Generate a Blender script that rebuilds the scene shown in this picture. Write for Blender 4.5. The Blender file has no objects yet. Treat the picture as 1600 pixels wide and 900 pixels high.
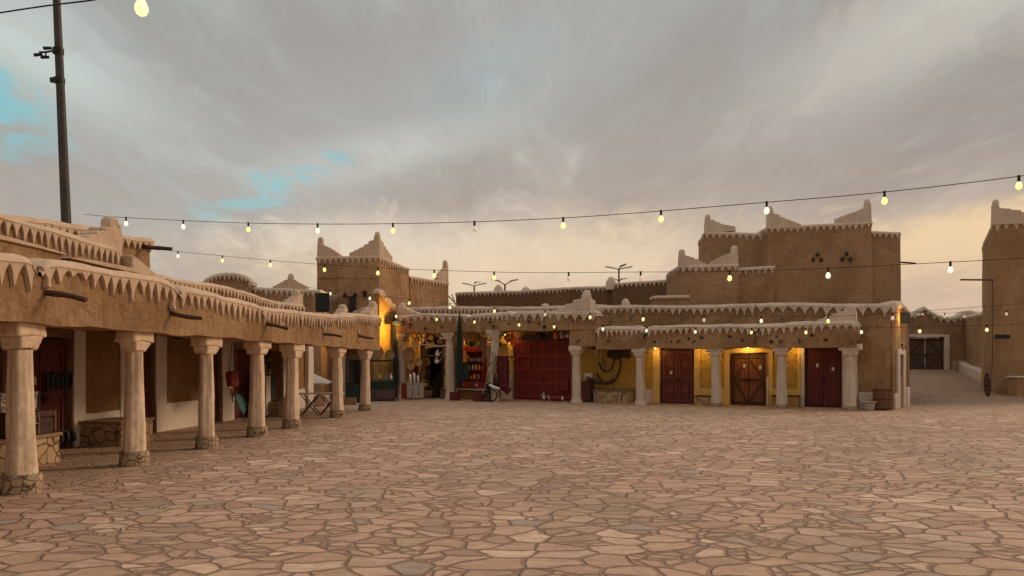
import bpy, bmesh, math, random
from mathutils import Vector, Matrix, noise
random.seed(7)
R = math.radians
scene = bpy.context.scene
col = scene.collection

# ------------------------------------------------------------------ camera, world, sun, exposure
F = 1150.0; HZ = 570.0; CH = 1.7          # focal length in photo pixels, horizon row, eye height
cam_d = bpy.data.cameras.new('camera'); cam = bpy.data.objects.new('camera', cam_d); col.objects.link(cam)
cam.location = (0, 0, CH); cam.rotation_euler = (R(90), 0, 0)
cam_d.sensor_width = 36; cam_d.lens = F / 1600 * 36; cam_d.shift_y = (HZ - 450) / 1600
cam_d.clip_start = 0.05; cam_d.clip_end = 6000
scene.camera = cam
scene.view_settings.view_transform = 'Standard'; scene.view_settings.look = 'None'
scene.view_settings.exposure = 0.12; scene.view_settings.gamma = 1.0
scene.render.resolution_x = 1024; scene.render.resolution_y = 576
try:
    scene.cycles.max_bounces = 6; scene.cycles.use_denoising = True
except Exception: pass

SUN_EL, SUN_AZ = 24.0, 62.0               # azimuth clockwise from the view direction (+Y)
CLOUD_GAIN = 1.0
world = bpy.data.worlds.new('World'); scene.world = world; world.use_nodes = True

class NT:
    """small helper for node trees"""
    def __init__(s, nt): s.nt = nt; nt.nodes.clear()
    def n(s, t, **kw):
        nd = s.nt.nodes.new(t)
        for k, v in kw.items(): setattr(nd, k, v)
        return nd
    def set(s, sock, v):
        if hasattr(v, 'is_linked') or isinstance(v, bpy.types.NodeSocket): s.nt.links.new(v, sock)
        else: sock.default_value = v
    def math(s, op, a, b=0.0, c=None, clamp=False):
        nd = s.n('ShaderNodeMath', operation=op); nd.use_clamp = clamp
        s.set(nd.inputs[0], a); s.set(nd.inputs[1], b)
        if c is not None: s.set(nd.inputs[2], c)
        return nd.outputs[0]
    def vmath(s, op, a, b=None, sc=None):
        nd = s.n('ShaderNodeVectorMath', operation=op); s.set(nd.inputs[0], a)
        if b is not None: s.set(nd.inputs[1], b)
        if sc is not None: s.set(nd.inputs['Scale'], sc)
        return nd.outputs['Value'] if op in ('DOT_PRODUCT', 'LENGTH', 'DISTANCE') else nd.outputs[0]
    def mix(s, f, a, b, mode='MIX'):
        nd = s.n('ShaderNodeMix', data_type='RGBA', blend_type=mode)
        s.set(nd.inputs[0], f)
        s.set(nd.inputs[6], a if not isinstance(a, tuple) else (*a[:3], 1)); s.set(nd.inputs[7], b if not isinstance(b, tuple) else (*b[:3], 1))
        return nd.outputs[2]
    def ramp(s, f, stops, interp='LINEAR'):
        nd = s.n('ShaderNodeValToRGB'); cr = nd.color_ramp; cr.interpolation = interp
        while len(cr.elements) < len(stops): cr.elements.new(0.5)
        for e, (p, c) in zip(cr.elements, stops):
            e.position = p; e.color = (*c[:3], 1) if isinstance(c, tuple) else (c, c, c, 1)
        s.set(nd.inputs[0], f); return nd.outputs[0]
    def smooth(s, v, a, b, lo=0.0, hi=1.0):
        nd = s.n('ShaderNodeMapRange', interpolation_type='SMOOTHSTEP')
        s.set(nd.inputs[0], v); s.set(nd.inputs[1], a); s.set(nd.inputs[2], b); s.set(nd.inputs[3], lo); s.set(nd.inputs[4], hi)
        return nd.outputs[0]
    def noise(s, vec, scale, detail=4, rough=0.5, dist=0.0, col=False):
        nd = s.n('ShaderNodeTexNoise'); s.set(nd.inputs['Vector'], vec); nd.inputs['Scale'].default_value = scale
        nd.inputs['Detail'].default_value = detail; nd.inputs['Roughness'].default_value = rough; nd.inputs['Distortion'].default_value = dist
        return nd.outputs['Color'] if col else nd.outputs['Fac']

def sky_dir(px, py):
    v = Vector(((px - 800) / F, 1.0, -(py - HZ) / F)); return tuple(v.normalized())

def build_world():
    t = NT(world.node_tree)
    d = t.n('ShaderNodeTexCoord').outputs['Generated']
    d = t.vmath('NORMALIZE', d)
    sp = t.n('ShaderNodeSeparateXYZ'); t.set(sp.inputs[0], d)
    x, y, z = sp.outputs
    zz = t.math('ADD', t.math('MAXIMUM', z, 0.0), 0.22)
    cv = t.n('ShaderNodeCombineXYZ')
    t.set(cv.inputs[0], t.math('DIVIDE', x, zz)); t.set(cv.inputs[1], t.math('DIVIDE', y, zz)); cv.inputs[2].default_value = 3.7
    # rotate and stretch so the banks run from lower left to upper right
    mp = t.n('ShaderNodeMapping', vector_type='POINT'); t.set(mp.inputs[0], cv.outputs[0])
    mp.inputs['Rotation'].default_value = (0, 0, R(38)); mp.inputs['Scale'].default_value = (1.35, 0.62, 1)
    p = mp.outputs[0]
    wv = t.vmath('ADD', p, t.vmath('SCALE', t.noise(p, 1.1, 4, .55, col=True), sc=.55))
    big = t.noise(wv, 0.85, 6, 0.55, 0.4)
    mid = t.noise(wv, 2.4, 9, 0.62, 0.9)
    fine = t.noise(wv, 7.0, 8, 0.68, 0.8)
    body = t.math('ADD', t.math('MULTIPLY', big, 0.52), t.math('ADD', t.math('MULTIPLY', mid, 0.36), t.math('MULTIPLY', fine, 0.16)))
    bank = t.ramp(body, [(0.40, (0.270, 0.246, 0.237)), (0.48, (0.314, 0.293, 0.278)), (0.55, (0.358, 0.355, 0.337)), (0.63, (0.460, 0.461, 0.432)), (0.70, (0.603, 0.585, 0.535))])
    el = t.smooth(z, 0.03, 0.34)
    warm = t.ramp(body, [(0.40, (0.417, 0.299, 0.236)), (0.50, (0.531, 0.382, 0.283)), (0.58, (0.645, 0.469, 0.338)), (0.66, (0.816, 0.608, 0.422))])
    base = t.mix(el, warm, bank)
    left = t.smooth(x, 0.15, -0.55)
    base = t.mix(t.math('MULTIPLY', left, t.math('MULTIPLY', el, 0.6)), base, t.mix(0.5, bank, (.31, .365, .355)))
    left2 = t.smooth(x, -0.15, -0.5)
    base = t.mix(t.math('MULTIPLY', left2, t.math('SUBTRACT', 0.7, t.math('MULTIPLY', el, 0.65))), base, (.43, .40, .355))
    def spot(px, py, r, hard=0.0):
        dist = t.vmath('DISTANCE', d, sky_dir(px, py))
        return t.smooth(dist, r, r * hard)
    def band(px, py, rx, rz, tilt=0.0, soft=0.25):
        """elliptical patch of sky about a direction"""
        c = sky_dir(px, py)
        dx = t.math('SUBTRACT', x, c[0]); dz = t.math('SUBTRACT', z, c[2])
        ca, sa = math.cos(R(tilt)), math.sin(R(tilt))
        u = t.math('ADD', t.math('MULTIPLY', dx, ca), t.math('MULTIPLY', dz, sa))
        v = t.math('SUBTRACT', t.math('MULTIPLY', dz, ca), t.math('MULTIPLY', dx, sa))
        u = t.math('DIVIDE', u, rx); v = t.math('DIVIDE', v, rz)
        q = t.math('SQRT', t.math('ADD', t.math('MULTIPLY', u, u), t.math('MULTIPLY', v, v)))
        q = t.math('ADD', q, t.math('MULTIPLY', t.math('SUBTRACT', mid, 0.52), 3.0))
        q = t.math('ADD', q, t.math('MULTIPLY', t.math('SUBTRACT', fine, 0.5), 2.4))
        return t.smooth(q, 1.0 + soft, 1.0 - soft)
    # lighter, greyer cloud running up from the middle left and pale wisps
    base = t.mix(t.math('MULTIPLY', band(690, 170, .34, .05, 24, .9), .5), base, (.44, .47, .45))
    base = t.mix(t.math('MULTIPLY', band(590, 240, .12, .022, 14, .8), .65), base, (.60, .61, .56))
    base = t.mix(t.math('MULTIPLY', band(60, 85, .14, .045, -30, .9), .7), base, (.58, .66, .62))
    base = t.mix(t.math('MULTIPLY', band(1470, 25, .16, .04, 20, .9), .7), base, (.66, .65, .57))
    # mauve bank in the middle
    base = t.mix(t.math('MULTIPLY', band(470, 160, .26, .07, 20, .95), .45), base, (.355, .312, .30))
    base = t.mix(t.math('MULTIPLY', band(1150, 210, .33, .10, 14, .95), .45), base, (.385, .325, .29))
    # glow low on the right and behind the long wall
    base = t.mix(t.math('MULTIPLY', band(1520, 378, .17, .030, 3, .8), .85), base, (.92, .66, .36))
    base = t.mix(t.math('MULTIPLY', band(1440, 440, .20, .05, 0, .9), .5), base, (.64, .48, .345))
    base = t.mix(t.math('MULTIPLY', band(800, 412, .28, .040, 2, .9), .65), base, (.86, .68, .46))
    base = t.mix(t.math('MULTIPLY', band(600, 370, .12, .022, 2, .9), .6), base, (.74, .64, .53))
    # gaps where clear sky shows
    g1 = t.math('MULTIPLY', band(-24, 148, .042, .034, -12, .8), t.smooth(fine, .66, .46))
    g2 = t.math('MULTIPLY', t.math('MULTIPLY', band(436, 286, .070, .012, 27, .9), t.smooth(fine, .60, .42)), .9)
    g3 = t.math('MULTIPLY', band(760, 120, .06, .03, 30, .9), .18)
    g4 = t.math('MULTIPLY', band(385, 318, .036, .007, 8, .6), .65)
    gap = t.math('MAXIMUM', t.math('MAXIMUM', g1, g2), t.math('MAXIMUM', g3, g4))
    skyt = t.n('ShaderNodeTexSky', sky_type='NISHITA'); skyt.sun_disc = False
    skyt.sun_elevation = R(SUN_EL); skyt.sun_rotation = R(SUN_AZ); skyt.dust_density = 2.0
    # overcast is brighter overhead than near the horizon
    zen = t.smooth(z, 0.42, 0.95, 1.0, 2.3)
    cloud = t.vmath('SCALE', base, sc=t.math('MULTIPLY', zen, CLOUD_GAIN))
    b1 = t.n('ShaderNodeBackground'); t.set(b1.inputs[0], cloud); b1.inputs[1].default_value = 1.0
    b2 = t.n('ShaderNodeBackground'); t.set(b2.inputs[0], skyt.outputs[0]); b2.inputs[1].default_value = 0.05
    b3 = t.n('ShaderNodeBackground'); b3.inputs[0].default_value = (.15, .38, .37, 1); b3.inputs[1].default_value = 1.0
    add = t.n('ShaderNodeAddShader'); t.set(add.inputs[0], b2.outputs[0]); t.set(add.inputs[1], b3.outputs[0])
    ms = t.n('ShaderNodeMixShader'); t.set(ms.inputs[0], t.math('MULTIPLY', gap, 0.9)); t.set(ms.inputs[1], b1.outputs[0]); t.set(ms.inputs[2], add.outputs[0])
    out = t.n('ShaderNodeOutputWorld'); t.set(out.inputs[0], ms.outputs[0])
build_world()

sl = bpy.data.lights.new('sun', 'SUN'); sun = bpy.data.objects.new('sun', sl); col.objects.link(sun)
sl.energy = 1.5; sl.angle = R(14); sl.color = (1.0, .74, .50)
sdir = Vector((math.sin(R(SUN_AZ)) * math.cos(R(SUN_EL)), math.cos(R(SUN_AZ)) * math.cos(R(SUN_EL)), math.sin(R(SUN_EL))))
sun.rotation_euler = sdir.to_track_quat('Z', 'Y').to_euler(); sun.location = (30, 20, 40)

# ------------------------------------------------------------------ materials
MATS = {}
def mat(name): return MATS[name]
def newmat(name):
    m = bpy.data.materials.new(name); m.use_nodes = True; t = NT(m.node_tree)
    b = t.n('ShaderNodeBsdfPrincipled'); o = t.n('ShaderNodeOutputMaterial'); t.set(o.inputs[0], b.outputs[0])
    MATS[name] = m; return m, t, b
def bump(t, b, h, strength, dist=0.02):
    n = t.n('ShaderNodeBump'); n.inputs['Strength'].default_value = strength; n.inputs['Distance'].default_value = dist
    t.set(n.inputs['Height'], h); t.set(b.inputs['Normal'], n.outputs[0])
def objco(t): return t.n('ShaderNodeTexCoord').outputs['Object']

def mud(name, dark, mid_, light, rough=.95, patch=.25, streak=.35):
    m, t, b = newmat(name); o = objco(t)
    n1 = t.noise(o, 0.45, 4, .55); n2 = t.noise(o, 3.2, 6, .65); n3 = t.noise(o, 26, 5, .7)
    mp = t.n('ShaderNodeMapping'); t.set(mp.inputs[0], o); mp.inputs['Scale'].default_value = (5.5, 5.5, .55)
    st = t.noise(mp.outputs[0], 1.0, 5, .6)
    mp2 = t.n('ShaderNodeMapping'); t.set(mp2.inputs[0], o); mp2.inputs['Scale'].default_value = (9, 9, 30)
    straw = t.noise(mp2.outputs[0], 3.0, 3, .6, .6)
    f = t.math('ADD', t.math('MULTIPLY', n1, patch * 1.4), t.math('ADD', t.math('MULTIPLY', n2, .34), t.math('MULTIPLY', st, streak)))
    f = t.math('ADD', f, t.math('MULTIPLY', n3, .18))
    s = patch * 1.4 + .34 + streak + .18
    f = t.math('DIVIDE', f, s)
    c = t.ramp(f, [(.38, dark), (.5, mid_), (.61, light)])
    # hand-thrown patches, straw flecks, darker damp runs and hairline cracks
    pt = t.noise(t.vmath('ADD', o, t.vmath('SCALE', t.noise(o, 2.2, 3, .6, col=True), sc=.5)), .9, 3, .5)
    c = t.mix(t.math('MULTIPLY', t.smooth(pt, .54, .60), .35), c, light)
    c = t.mix(t.math('MULTIPLY', t.smooth(pt, .44, .38), .35), c, dark)
    c = t.mix(t.math('MULTIPLY', t.smooth(st, .60, .72), .45), c, tuple(v * .72 for v in dark))
    chips = t.smooth(n3, .60, .70)
    c = t.mix(t.math('MULTIPLY', chips, .5), c, tuple(min(1, v * 1.35) for v in light))
    c = t.mix(t.math('MULTIPLY', t.smooth(straw, .38, .30), .45), c, tuple(v * .8 for v in dark))
    vc = t.n('ShaderNodeTexVoronoi', feature='DISTANCE_TO_EDGE'); t.set(vc.inputs['Vector'], t.vmath('ADD', o, t.vmath('SCALE', t.noise(o, 3, 4, .6, col=True), sc=.6))); vc.inputs['Scale'].default_value = 1.3
    crack = t.math('MULTIPLY', t.smooth(vc.outputs[0], .014, .0), t.smooth(n1, .5, .6))
    c = t.mix(t.math('MULTIPLY', crack, .6), c, tuple(v * .5 for v in dark))
    t.set(b.inputs['Base Color'], c); b.inputs['Roughness'].default_value = rough; b.inputs['Specular IOR Level'].default_value = .12
    h = t.math('ADD', t.math('MULTIPLY', n2, 1.8), t.math('ADD', t.math('MULTIPLY', n3, .6), t.math('ADD', t.math('MULTIPLY', straw, .5), t.math('MULTIPLY', st, .8))))
    lum = t.noise(o, 7.5, 4, .6, .5)
    bump(t, b, t.math('ADD', h, t.math('MULTIPLY', lum, 1.6)), .85, .06)
    return m
mud('mud', (0.246, 0.134, 0.062), (0.372, 0.212, 0.104), (0.515, 0.315, 0.167))
mud('mud_far', (0.276, 0.158, 0.082), (0.359, 0.212, 0.114), (0.454, 0.279, 0.159), patch=.4)
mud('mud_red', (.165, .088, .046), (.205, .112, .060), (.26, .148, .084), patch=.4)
mud('mud_alley', (0.298, 0.165, 0.078), (0.384, 0.218, 0.108), (0.481, 0.288, 0.150), patch=.4)
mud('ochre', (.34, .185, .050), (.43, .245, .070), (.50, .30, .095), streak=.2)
mud('panel_mud', (.25, .128, .050), (.33, .175, .072), (.40, .225, .10), streak=.2)

def plaster(name, a, b_, c_, dirt=.5):
    m, t, b = newmat(name); o = objco(t)
    n1 = t.noise(o, .9, 5, .6); n2 = t.noise(o, 7, 6, .7)
    mp = t.n('ShaderNodeMapping'); t.set(mp.inputs[0], o); mp.inputs['Scale'].default_value = (9, 9, .9)
    st = t.noise(mp.outputs[0], 1.0, 5, .62)
    f = t.math('ADD', t.math('MULTIPLY', n1, .35), t.math('ADD', t.math('MULTIPLY', n2, .3), t.math('MULTIPLY', st, .35)))
    c = t.ramp(f, [(.36, a), (.5, b_), (.62, c_)])
    g = t.smooth(t.math('ADD', t.math('MULTIPLY', st, .7), t.math('MULTIPLY', n2, .3)), .55, .68)
    c = t.mix(t.math('MULTIPLY', g, dirt), c, tuple(v * k for v, k in zip(a, (.62, .5, .42))))
    t.set(b.inputs['Base Color'], c); b.inputs['Roughness'].default_value = .9; b.inputs['Specular IOR Level'].default_value = .15
    bump(t, b, t.math('ADD', t.math('MULTIPLY', n2, .8), t.math('ADD', n1, t.math('MULTIPLY', st, .7))), .6, .035)
plaster('lime', (0.414, 0.283, 0.185), (0.540, 0.383, 0.265), (0.630, 0.461, 0.328), .6)
plaster('lime_column', (.50, .33, .20), (.68, .50, .345), (.84, .68, .50), .75)
plaster('lime_market', (0.432, 0.327, 0.245), (0.564, 0.437, 0.338), (0.667, 0.534, 0.418), .65)
plaster('plaster_white', (.56, .45, .36), (.66, .55, .45), (.72, .62, .53), .45)
plaster('plaster_lamp_tint', (.58, .36, .10), (.70, .45, .14), (.78, .54, .20), .3)  # cream plaster with the porch lamps' yellow light mixed into its base colour

def rubble(name, scale, stone, mortar):
    m, t, b = newmat(name); o = objco(t)
    w = t.vmath('ADD', o, t.vmath('SCALE', t.noise(o, 4, 2, .5, col=True), sc=.12))
    v = t.n('ShaderNodeTexVoronoi', feature='DISTANCE_TO_EDGE'); t.set(v.inputs['Vector'], w); v.inputs['Scale'].default_value = scale
    v2 = t.n('ShaderNodeTexVoronoi', feature='F1'); t.set(v2.inputs['Vector'], w); v2.inputs['Scale'].default_value = scale
    sp = t.n('ShaderNodeSeparateColor'); t.set(sp.inputs[0], v2.outputs['Color'])
    s = t.mix(sp.outputs[0], stone, tuple(k * .62 for k in stone))
    s = t.mix(t.math('MULTIPLY', t.noise(o, 22, 5, .7), .5), s, tuple(min(1, k * 1.25) for k in stone))
    e = t.smooth(v.outputs[0], .015, .06)
    t.set(b.inputs['Base Color'], t.mix(e, mortar, s)); b.inputs['Roughness'].default_value = .92
    bump(t, b, t.math('ADD', e, t.math('MULTIPLY', t.noise(o, 18, 4, .6), .4)), .8, .03)
rubble('rubble', 9, (.40, .27, .165), (.12, .062, .032))
rubble('rubble_big', 4.2, (.50, .33, .18), (.16, .085, .042))

def simple(name, c, rough=.7, metal=0.0, var=.25, nscale=12, spec=.3, bumpv=.15, stretch=None, emis=None, estr=0):
    m, t, b = newmat(name); o = objco(t)
    if stretch:
        mp = t.n('ShaderNodeMapping'); t.set(mp.inputs[0], o); mp.inputs['Scale'].default_value = stretch; o2 = mp.outputs[0]
    else: o2 = o
    n = t.noise(o2, nscale, 5, .65)
    lo = tuple(v * (1 - var) for v in c); hi = tuple(min(1, v * (1 + var)) for v in c)
    t.set(b.inputs['Base Color'], t.ramp(n, [(.32, lo), (.68, hi)]))
    b.inputs['Roughness'].default_value = rough; b.inputs['Metallic'].default_value = metal; b.inputs['Specular IOR Level'].default_value = spec
    if bumpv: bump(t, b, n, bumpv, .01)
    if emis: b.inputs['Emission Color'].default_value = (*emis, 1); b.inputs['Emission Strength'].default_value = estr
wd = (14, 14, 1.2)
simple('wood_dark', (.075, .034, .018), .8, stretch=(3, 3, 3), nscale=9, var=.5, bumpv=.5)
simple('wood_door', (.20, .066, .026), .65, stretch=wd, nscale=2.2, var=.45, bumpv=.4)
simple('wood_maroon', (.125, .030, .022), .6, stretch=wd, nscale=2.2, var=.5, bumpv=.35)
simple('door_red', (.20, .022, .014), .55, stretch=wd, nscale=2.0, var=.4, bumpv=.3)
simple('door_red_rail', (.27, .036, .020), .5, stretch=wd, nscale=2.0, var=.4, bumpv=.3)
simple('maroon_rail', (.17, .045, .032), .5, stretch=wd, nscale=2.0, var=.4, bumpv=.3)
simple('door_red_dark', (.13, .024, .018), .6, stretch=wd, nscale=2.0, var=.45, bumpv=.3)
simple('wood_grey', (.10, .058, .045), .8, stretch=wd, nscale=2.2, var=.4, bumpv=.4)
simple('wood_black', (.022, .014, .012), .6, stretch=wd, nscale=2.2, var=.4, bumpv=.3)
simple('wood_pale', (.30, .19, .11), .75, stretch=(3, 3, 12), nscale=3, var=.3)
simple('iron', (.030, .026, .024), .5, .6, var=.4, nscale=20)
simple('pole_metal', (.055, .047, .040), .6, .2, var=.25, nscale=3, stretch=(1, 1, .3), bumpv=.05)
simple('steel', (.42, .38, .34), .35, .9, var=.3)
simple('silver', (.62, .58, .52), .3, .85, var=.2)
simple('brass', (.55, .32, .08), .35, .8, var=.35)
simple('black_plastic', (.012, .012, .013), .5, var=.2, bumpv=0)
simple('speaker_grille', (.018, .018, .019), .7, var=.5, nscale=90, bumpv=.4)
simple('white_paint', (.70, .66, .60), .5, var=.1)
simple('paper', (.62, .55, .46), .8, var=.08, bumpv=0)
simple('red_paint', (.22, .022, .014), .5, var=.3)
simple('red_cloth', (.17, .024, .018), .9, var=.4, nscale=18)
simple('maroon_cloth', (.115, .018, .020), .9, var=.4, nscale=18)
simple('orange_paint', (.75, .22, .035), .5, var=.2)
simple('yellow_cloth', (.55, .34, .07), .9, var=.4, nscale=14)
simple('straw', (.44, .27, .10), .9, var=.45, nscale=30, bumpv=.6)
simple('straw_dark', (.23, .13, .065), .9, var=.45, nscale=30, bumpv=.6)
simple('rope', (.30, .19, .10), .95, var=.4, nscale=40, bumpv=.6)
simple('green_cloth', (.020, .031, .027), .85, var=.35, nscale=10)
simple('teal', (.025, .10, .085), .6, var=.3)
simple('leather', (.060, .026, .017), .55, var=.5, nscale=8)
simple('leather_tan', (.17, .085, .045), .6, var=.4, nscale=8)
simple('canvas_white', (.55, .46, .37), .9, var=.12, nscale=6)
simple('rattan', (.17, .075, .035), .85, var=.5, nscale=3, stretch=(18, 18, 2), bumpv=.7)
simple('clay', (.30, .16, .09), .9, var=.25)
simple('stone_pot', (.42, .32, .23), .9, var=.25)
simple('glass_jar', (.22, .20, .17), .12, var=.3, spec=.6, bumpv=0)
simple('dark_glass', (.012, .014, .015), .08, var=.2, spec=.7, bumpv=0)
simple('goods_dark', (.030, .021, .017), .8, var=.8, nscale=6)
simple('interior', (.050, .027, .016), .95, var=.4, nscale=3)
simple('cable', (.012, .011, .010), .6, var=.1, bumpv=0)
simple('plants', (.03, .05, .02), .8, var=.5, nscale=20)
for nm, c, s in (('bulb_warm', (1.0, .80, .27), 1.0), ('bulb_pale', (1.0, .90, .70), .85), ('bulb_amber', (1.0, .76, .34), 1.25),
                 ('bulb_dim', (.75, .55, .38), .45), ('lamp_glow', (1.0, .62, .16), 5.0)):
    m, t, b = newmat(nm)
    b.inputs['Base Color'].default_value = (.6, .52, .4, 1); b.inputs['Roughness'].default_value = .25
    lw = t.n('ShaderNodeTexCoord').outputs['Object']; g = t.noise(lw, 3, 1, .5)
    b.inputs['Emission Color'].default_value = (*c, 1); t.set(b.inputs['Emission Strength'], t.math('MULTIPLY', t.math('ADD', g, .5), s))

def patterned(name, c1, c2, scale):
    m, t, b = newmat(name); o = objco(t)
    v = t.n('ShaderNodeTexVoronoi', feature='F1'); t.set(v.inputs['Vector'], o); v.inputs['Scale'].default_value = scale
    w = t.n('ShaderNodeTexWave', wave_type='RINGS'); t.set(w.inputs['Vector'], o); w.inputs['Scale'].default_value = scale * .35; w.inputs['Distortion'].default_value = 9
    f = t.smooth(t.math('ADD', t.math('MULTIPLY', v.outputs['Distance'], .7), t.math('MULTIPLY', w.outputs['Fac'], .5)), .38, .5)
    t.set(b.inputs['Base Color'], t.mix(f, c1, c2)); b.inputs['Roughness'].default_value = .7
mud('ochre_paint', (.46, .27, .060), (.56, .34, .075), (.64, .41, .11), streak=.2)
patterned('tin_pattern', (.12, .085, .06), (.42, .34, .26), 14)
patterned('rug_pattern', (.20, .02, .015), (.36, .17, .08), 16)

def paving():
    m, t, b = newmat('flagstones'); o = objco(t)
    wn = t.noise(o, 1.1, 2, .5, col=True)
    w = t.vmath('ADD', o, t.vmath('SCALE', t.vmath('SUBTRACT', wn, (.5, .5, .5)), sc=.42))
    wn2 = t.noise(o, 11, 4, .7, col=True)
    w = t.vmath('ADD', w, t.vmath('SCALE', t.vmath('SUBTRACT', wn2, (.5, .5, .5)), sc=.055))
    mp0 = t.n('ShaderNodeMapping'); t.set(mp0.inputs[0], w); mp0.inputs['Rotation'].default_value = (0, 0, .3); mp0.inputs['Scale'].default_value = (.92, 1.18, 0)
    w = mp0.outputs[0]
    def vor(scale):
        e = t.n('ShaderNodeTexVoronoi', feature='DISTANCE_TO_EDGE', voronoi_dimensions='2D'); t.set(e.inputs['Vector'], w); e.inputs['Scale'].default_value = scale
        f = t.n('ShaderNodeTexVoronoi', feature='F1', voronoi_dimensions='2D'); t.set(f.inputs['Vector'], w); f.inputs['Scale'].default_value = scale
        sp = t.n('ShaderNodeSeparateColor'); t.set(sp.inputs[0], f.outputs['Color'])
        return t.math('DIVIDE', e.outputs[0], scale), sp.outputs
    eA, cA = vor(2.9); eB, cB = vor(4.9)
    split = t.math('GREATER_THAN', cA[0], .70)
    eAB = t.math('MINIMUM', eA, eB)
    e = t.math('ADD', t.math('MULTIPLY', split, eAB), t.math('MULTIPLY', t.math('SUBTRACT', 1.0, split), eA))
    r1 = t.math('ADD', t.math('MULTIPLY', split, cB[1]), t.math('MULTIPLY', t.math('SUBTRACT', 1.0, split), cA[1]))
    r2 = t.math('ADD', t.math('MULTIPLY', split, cB[2]), t.math('MULTIPLY', t.math('SUBTRACT', 1.0, split), cA[2]))
    jw = t.noise(o, 2.3, 3, .6)
    e = t.math('ADD', e, t.math('MULTIPLY', t.math('SUBTRACT', jw, .5), .045))
    chip = t.math('MULTIPLY', t.math('SUBTRACT', t.noise(o, 22, 5, .75), .5), .045)
    stone = t.smooth(t.math('ADD', e, chip), .002, .032)
    c = t.ramp(r1, [(0.0, (0.399, 0.226, 0.151)), (.2, (0.496, 0.284, 0.184)), (.45, (0.571, 0.332, 0.217)), (.7, (0.625, 0.375, 0.247)), (.84, (0.561, 0.352, 0.245)), (1.0, (0.798, 0.520, 0.354))])
    c = t.mix(t.smooth(r2, .86, .93), c, (.52, .32, .19))
    c = t.mix(t.smooth(r2, .09, .04), c, (.38, .285, .225))
    mps = t.n('ShaderNodeMapping'); t.set(mps.inputs[0], o); mps.inputs['Scale'].default_value = (1.2, 3.5, 1)
    veins = t.noise(mps.outputs[0], 2.6, 6, .65, .4)
    c = t.mix(t.smooth(veins, .40, .66), c, t.mix(.55, c, (.30, .185, .12)))
    pits = t.noise(o, 13, 6, .75, .8)
    c = t.mix(t.math('MULTIPLY', t.smooth(pits, .52, .66), .45), c, (.26, .165, .11))
    g = t.noise(o, 34, 5, .7)
    c = t.mix(t.math('MULTIPLY', t.smooth(g, .40, .7), .35), c, t.mix(.6, c, (.70, .50, .35)))
    big = t.noise(o, .16, 4, .55)
    c = t.mix(t.math('MULTIPLY', t.smooth(big, .50, .62), .55), c, t.mix(.6, c, (.26, .18, .128)))
    grout = t.mix(t.noise(o, 5, 3, .6), (0.242, 0.143, 0.094), (0.483, 0.298, 0.199))
    # sand drifted over the joints in places, mostly far across the square
    sp = t.n('ShaderNodeSeparateXYZ'); t.set(sp.inputs[0], o)
    dr = t.math('ADD', t.noise(o, .35, 4, .6), t.smooth(sp.outputs[1], 14, 34, 0.0, .22))
    porch = t.smooth(t.math('SUBTRACT', sp.outputs[0], t.math('MULTIPLY', sp.outputs[1], .065)), -6.4, -7.3)
    alley = t.math('MULTIPLY', t.smooth(sp.outputs[0], 15, 18), t.smooth(sp.outputs[1], 27, 33))
    sand = t.math('MAXIMUM', t.smooth(dr, .55, .72), t.math('MULTIPLY', t.math('MAXIMUM', porch, alley), .95))
    grout = t.mix(t.math('MULTIPLY', sand, .8), grout, (.40, .25, .155))
    c = t.mix(stone, grout, c)
    c = t.mix(t.math('MULTIPLY', sand, t.math('ADD', .42, t.math('MULTIPLY', t.math('MAXIMUM', porch, alley), .4))), c, t.mix(alley, (.46, .30, .195), (.30, .178, .108)))
    t.set(b.inputs['Base Color'], c)
    t.set(b.inputs['Roughness'], t.mix(stone, (.95, .95, .95), (.62, .62, .62)))
    b.inputs['Specular IOR Level'].default_value = .22
    h = t.math('ADD', t.smooth(e, .002, .030), t.math('ADD', t.math('MULTIPLY', r2, .7), t.math('ADD', t.math('MULTIPLY', veins, .55), t.math('MULTIPLY', g, .10))))
    bump(t, b, t.math('ADD', h, t.math('MULTIPLY', pits, -.5)), 1.0, .045)
paving()

# ------------------------------------------------------------------ mesh builder
def wob(p, amp=.045, sc=.55):
    q = Vector(p)
    a = noise.noise_vector(q * sc) * amp + noise.noise_vector(q * sc * 3.7 + Vector((7, 3, 1))) * amp * .38
    return q + a

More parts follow.
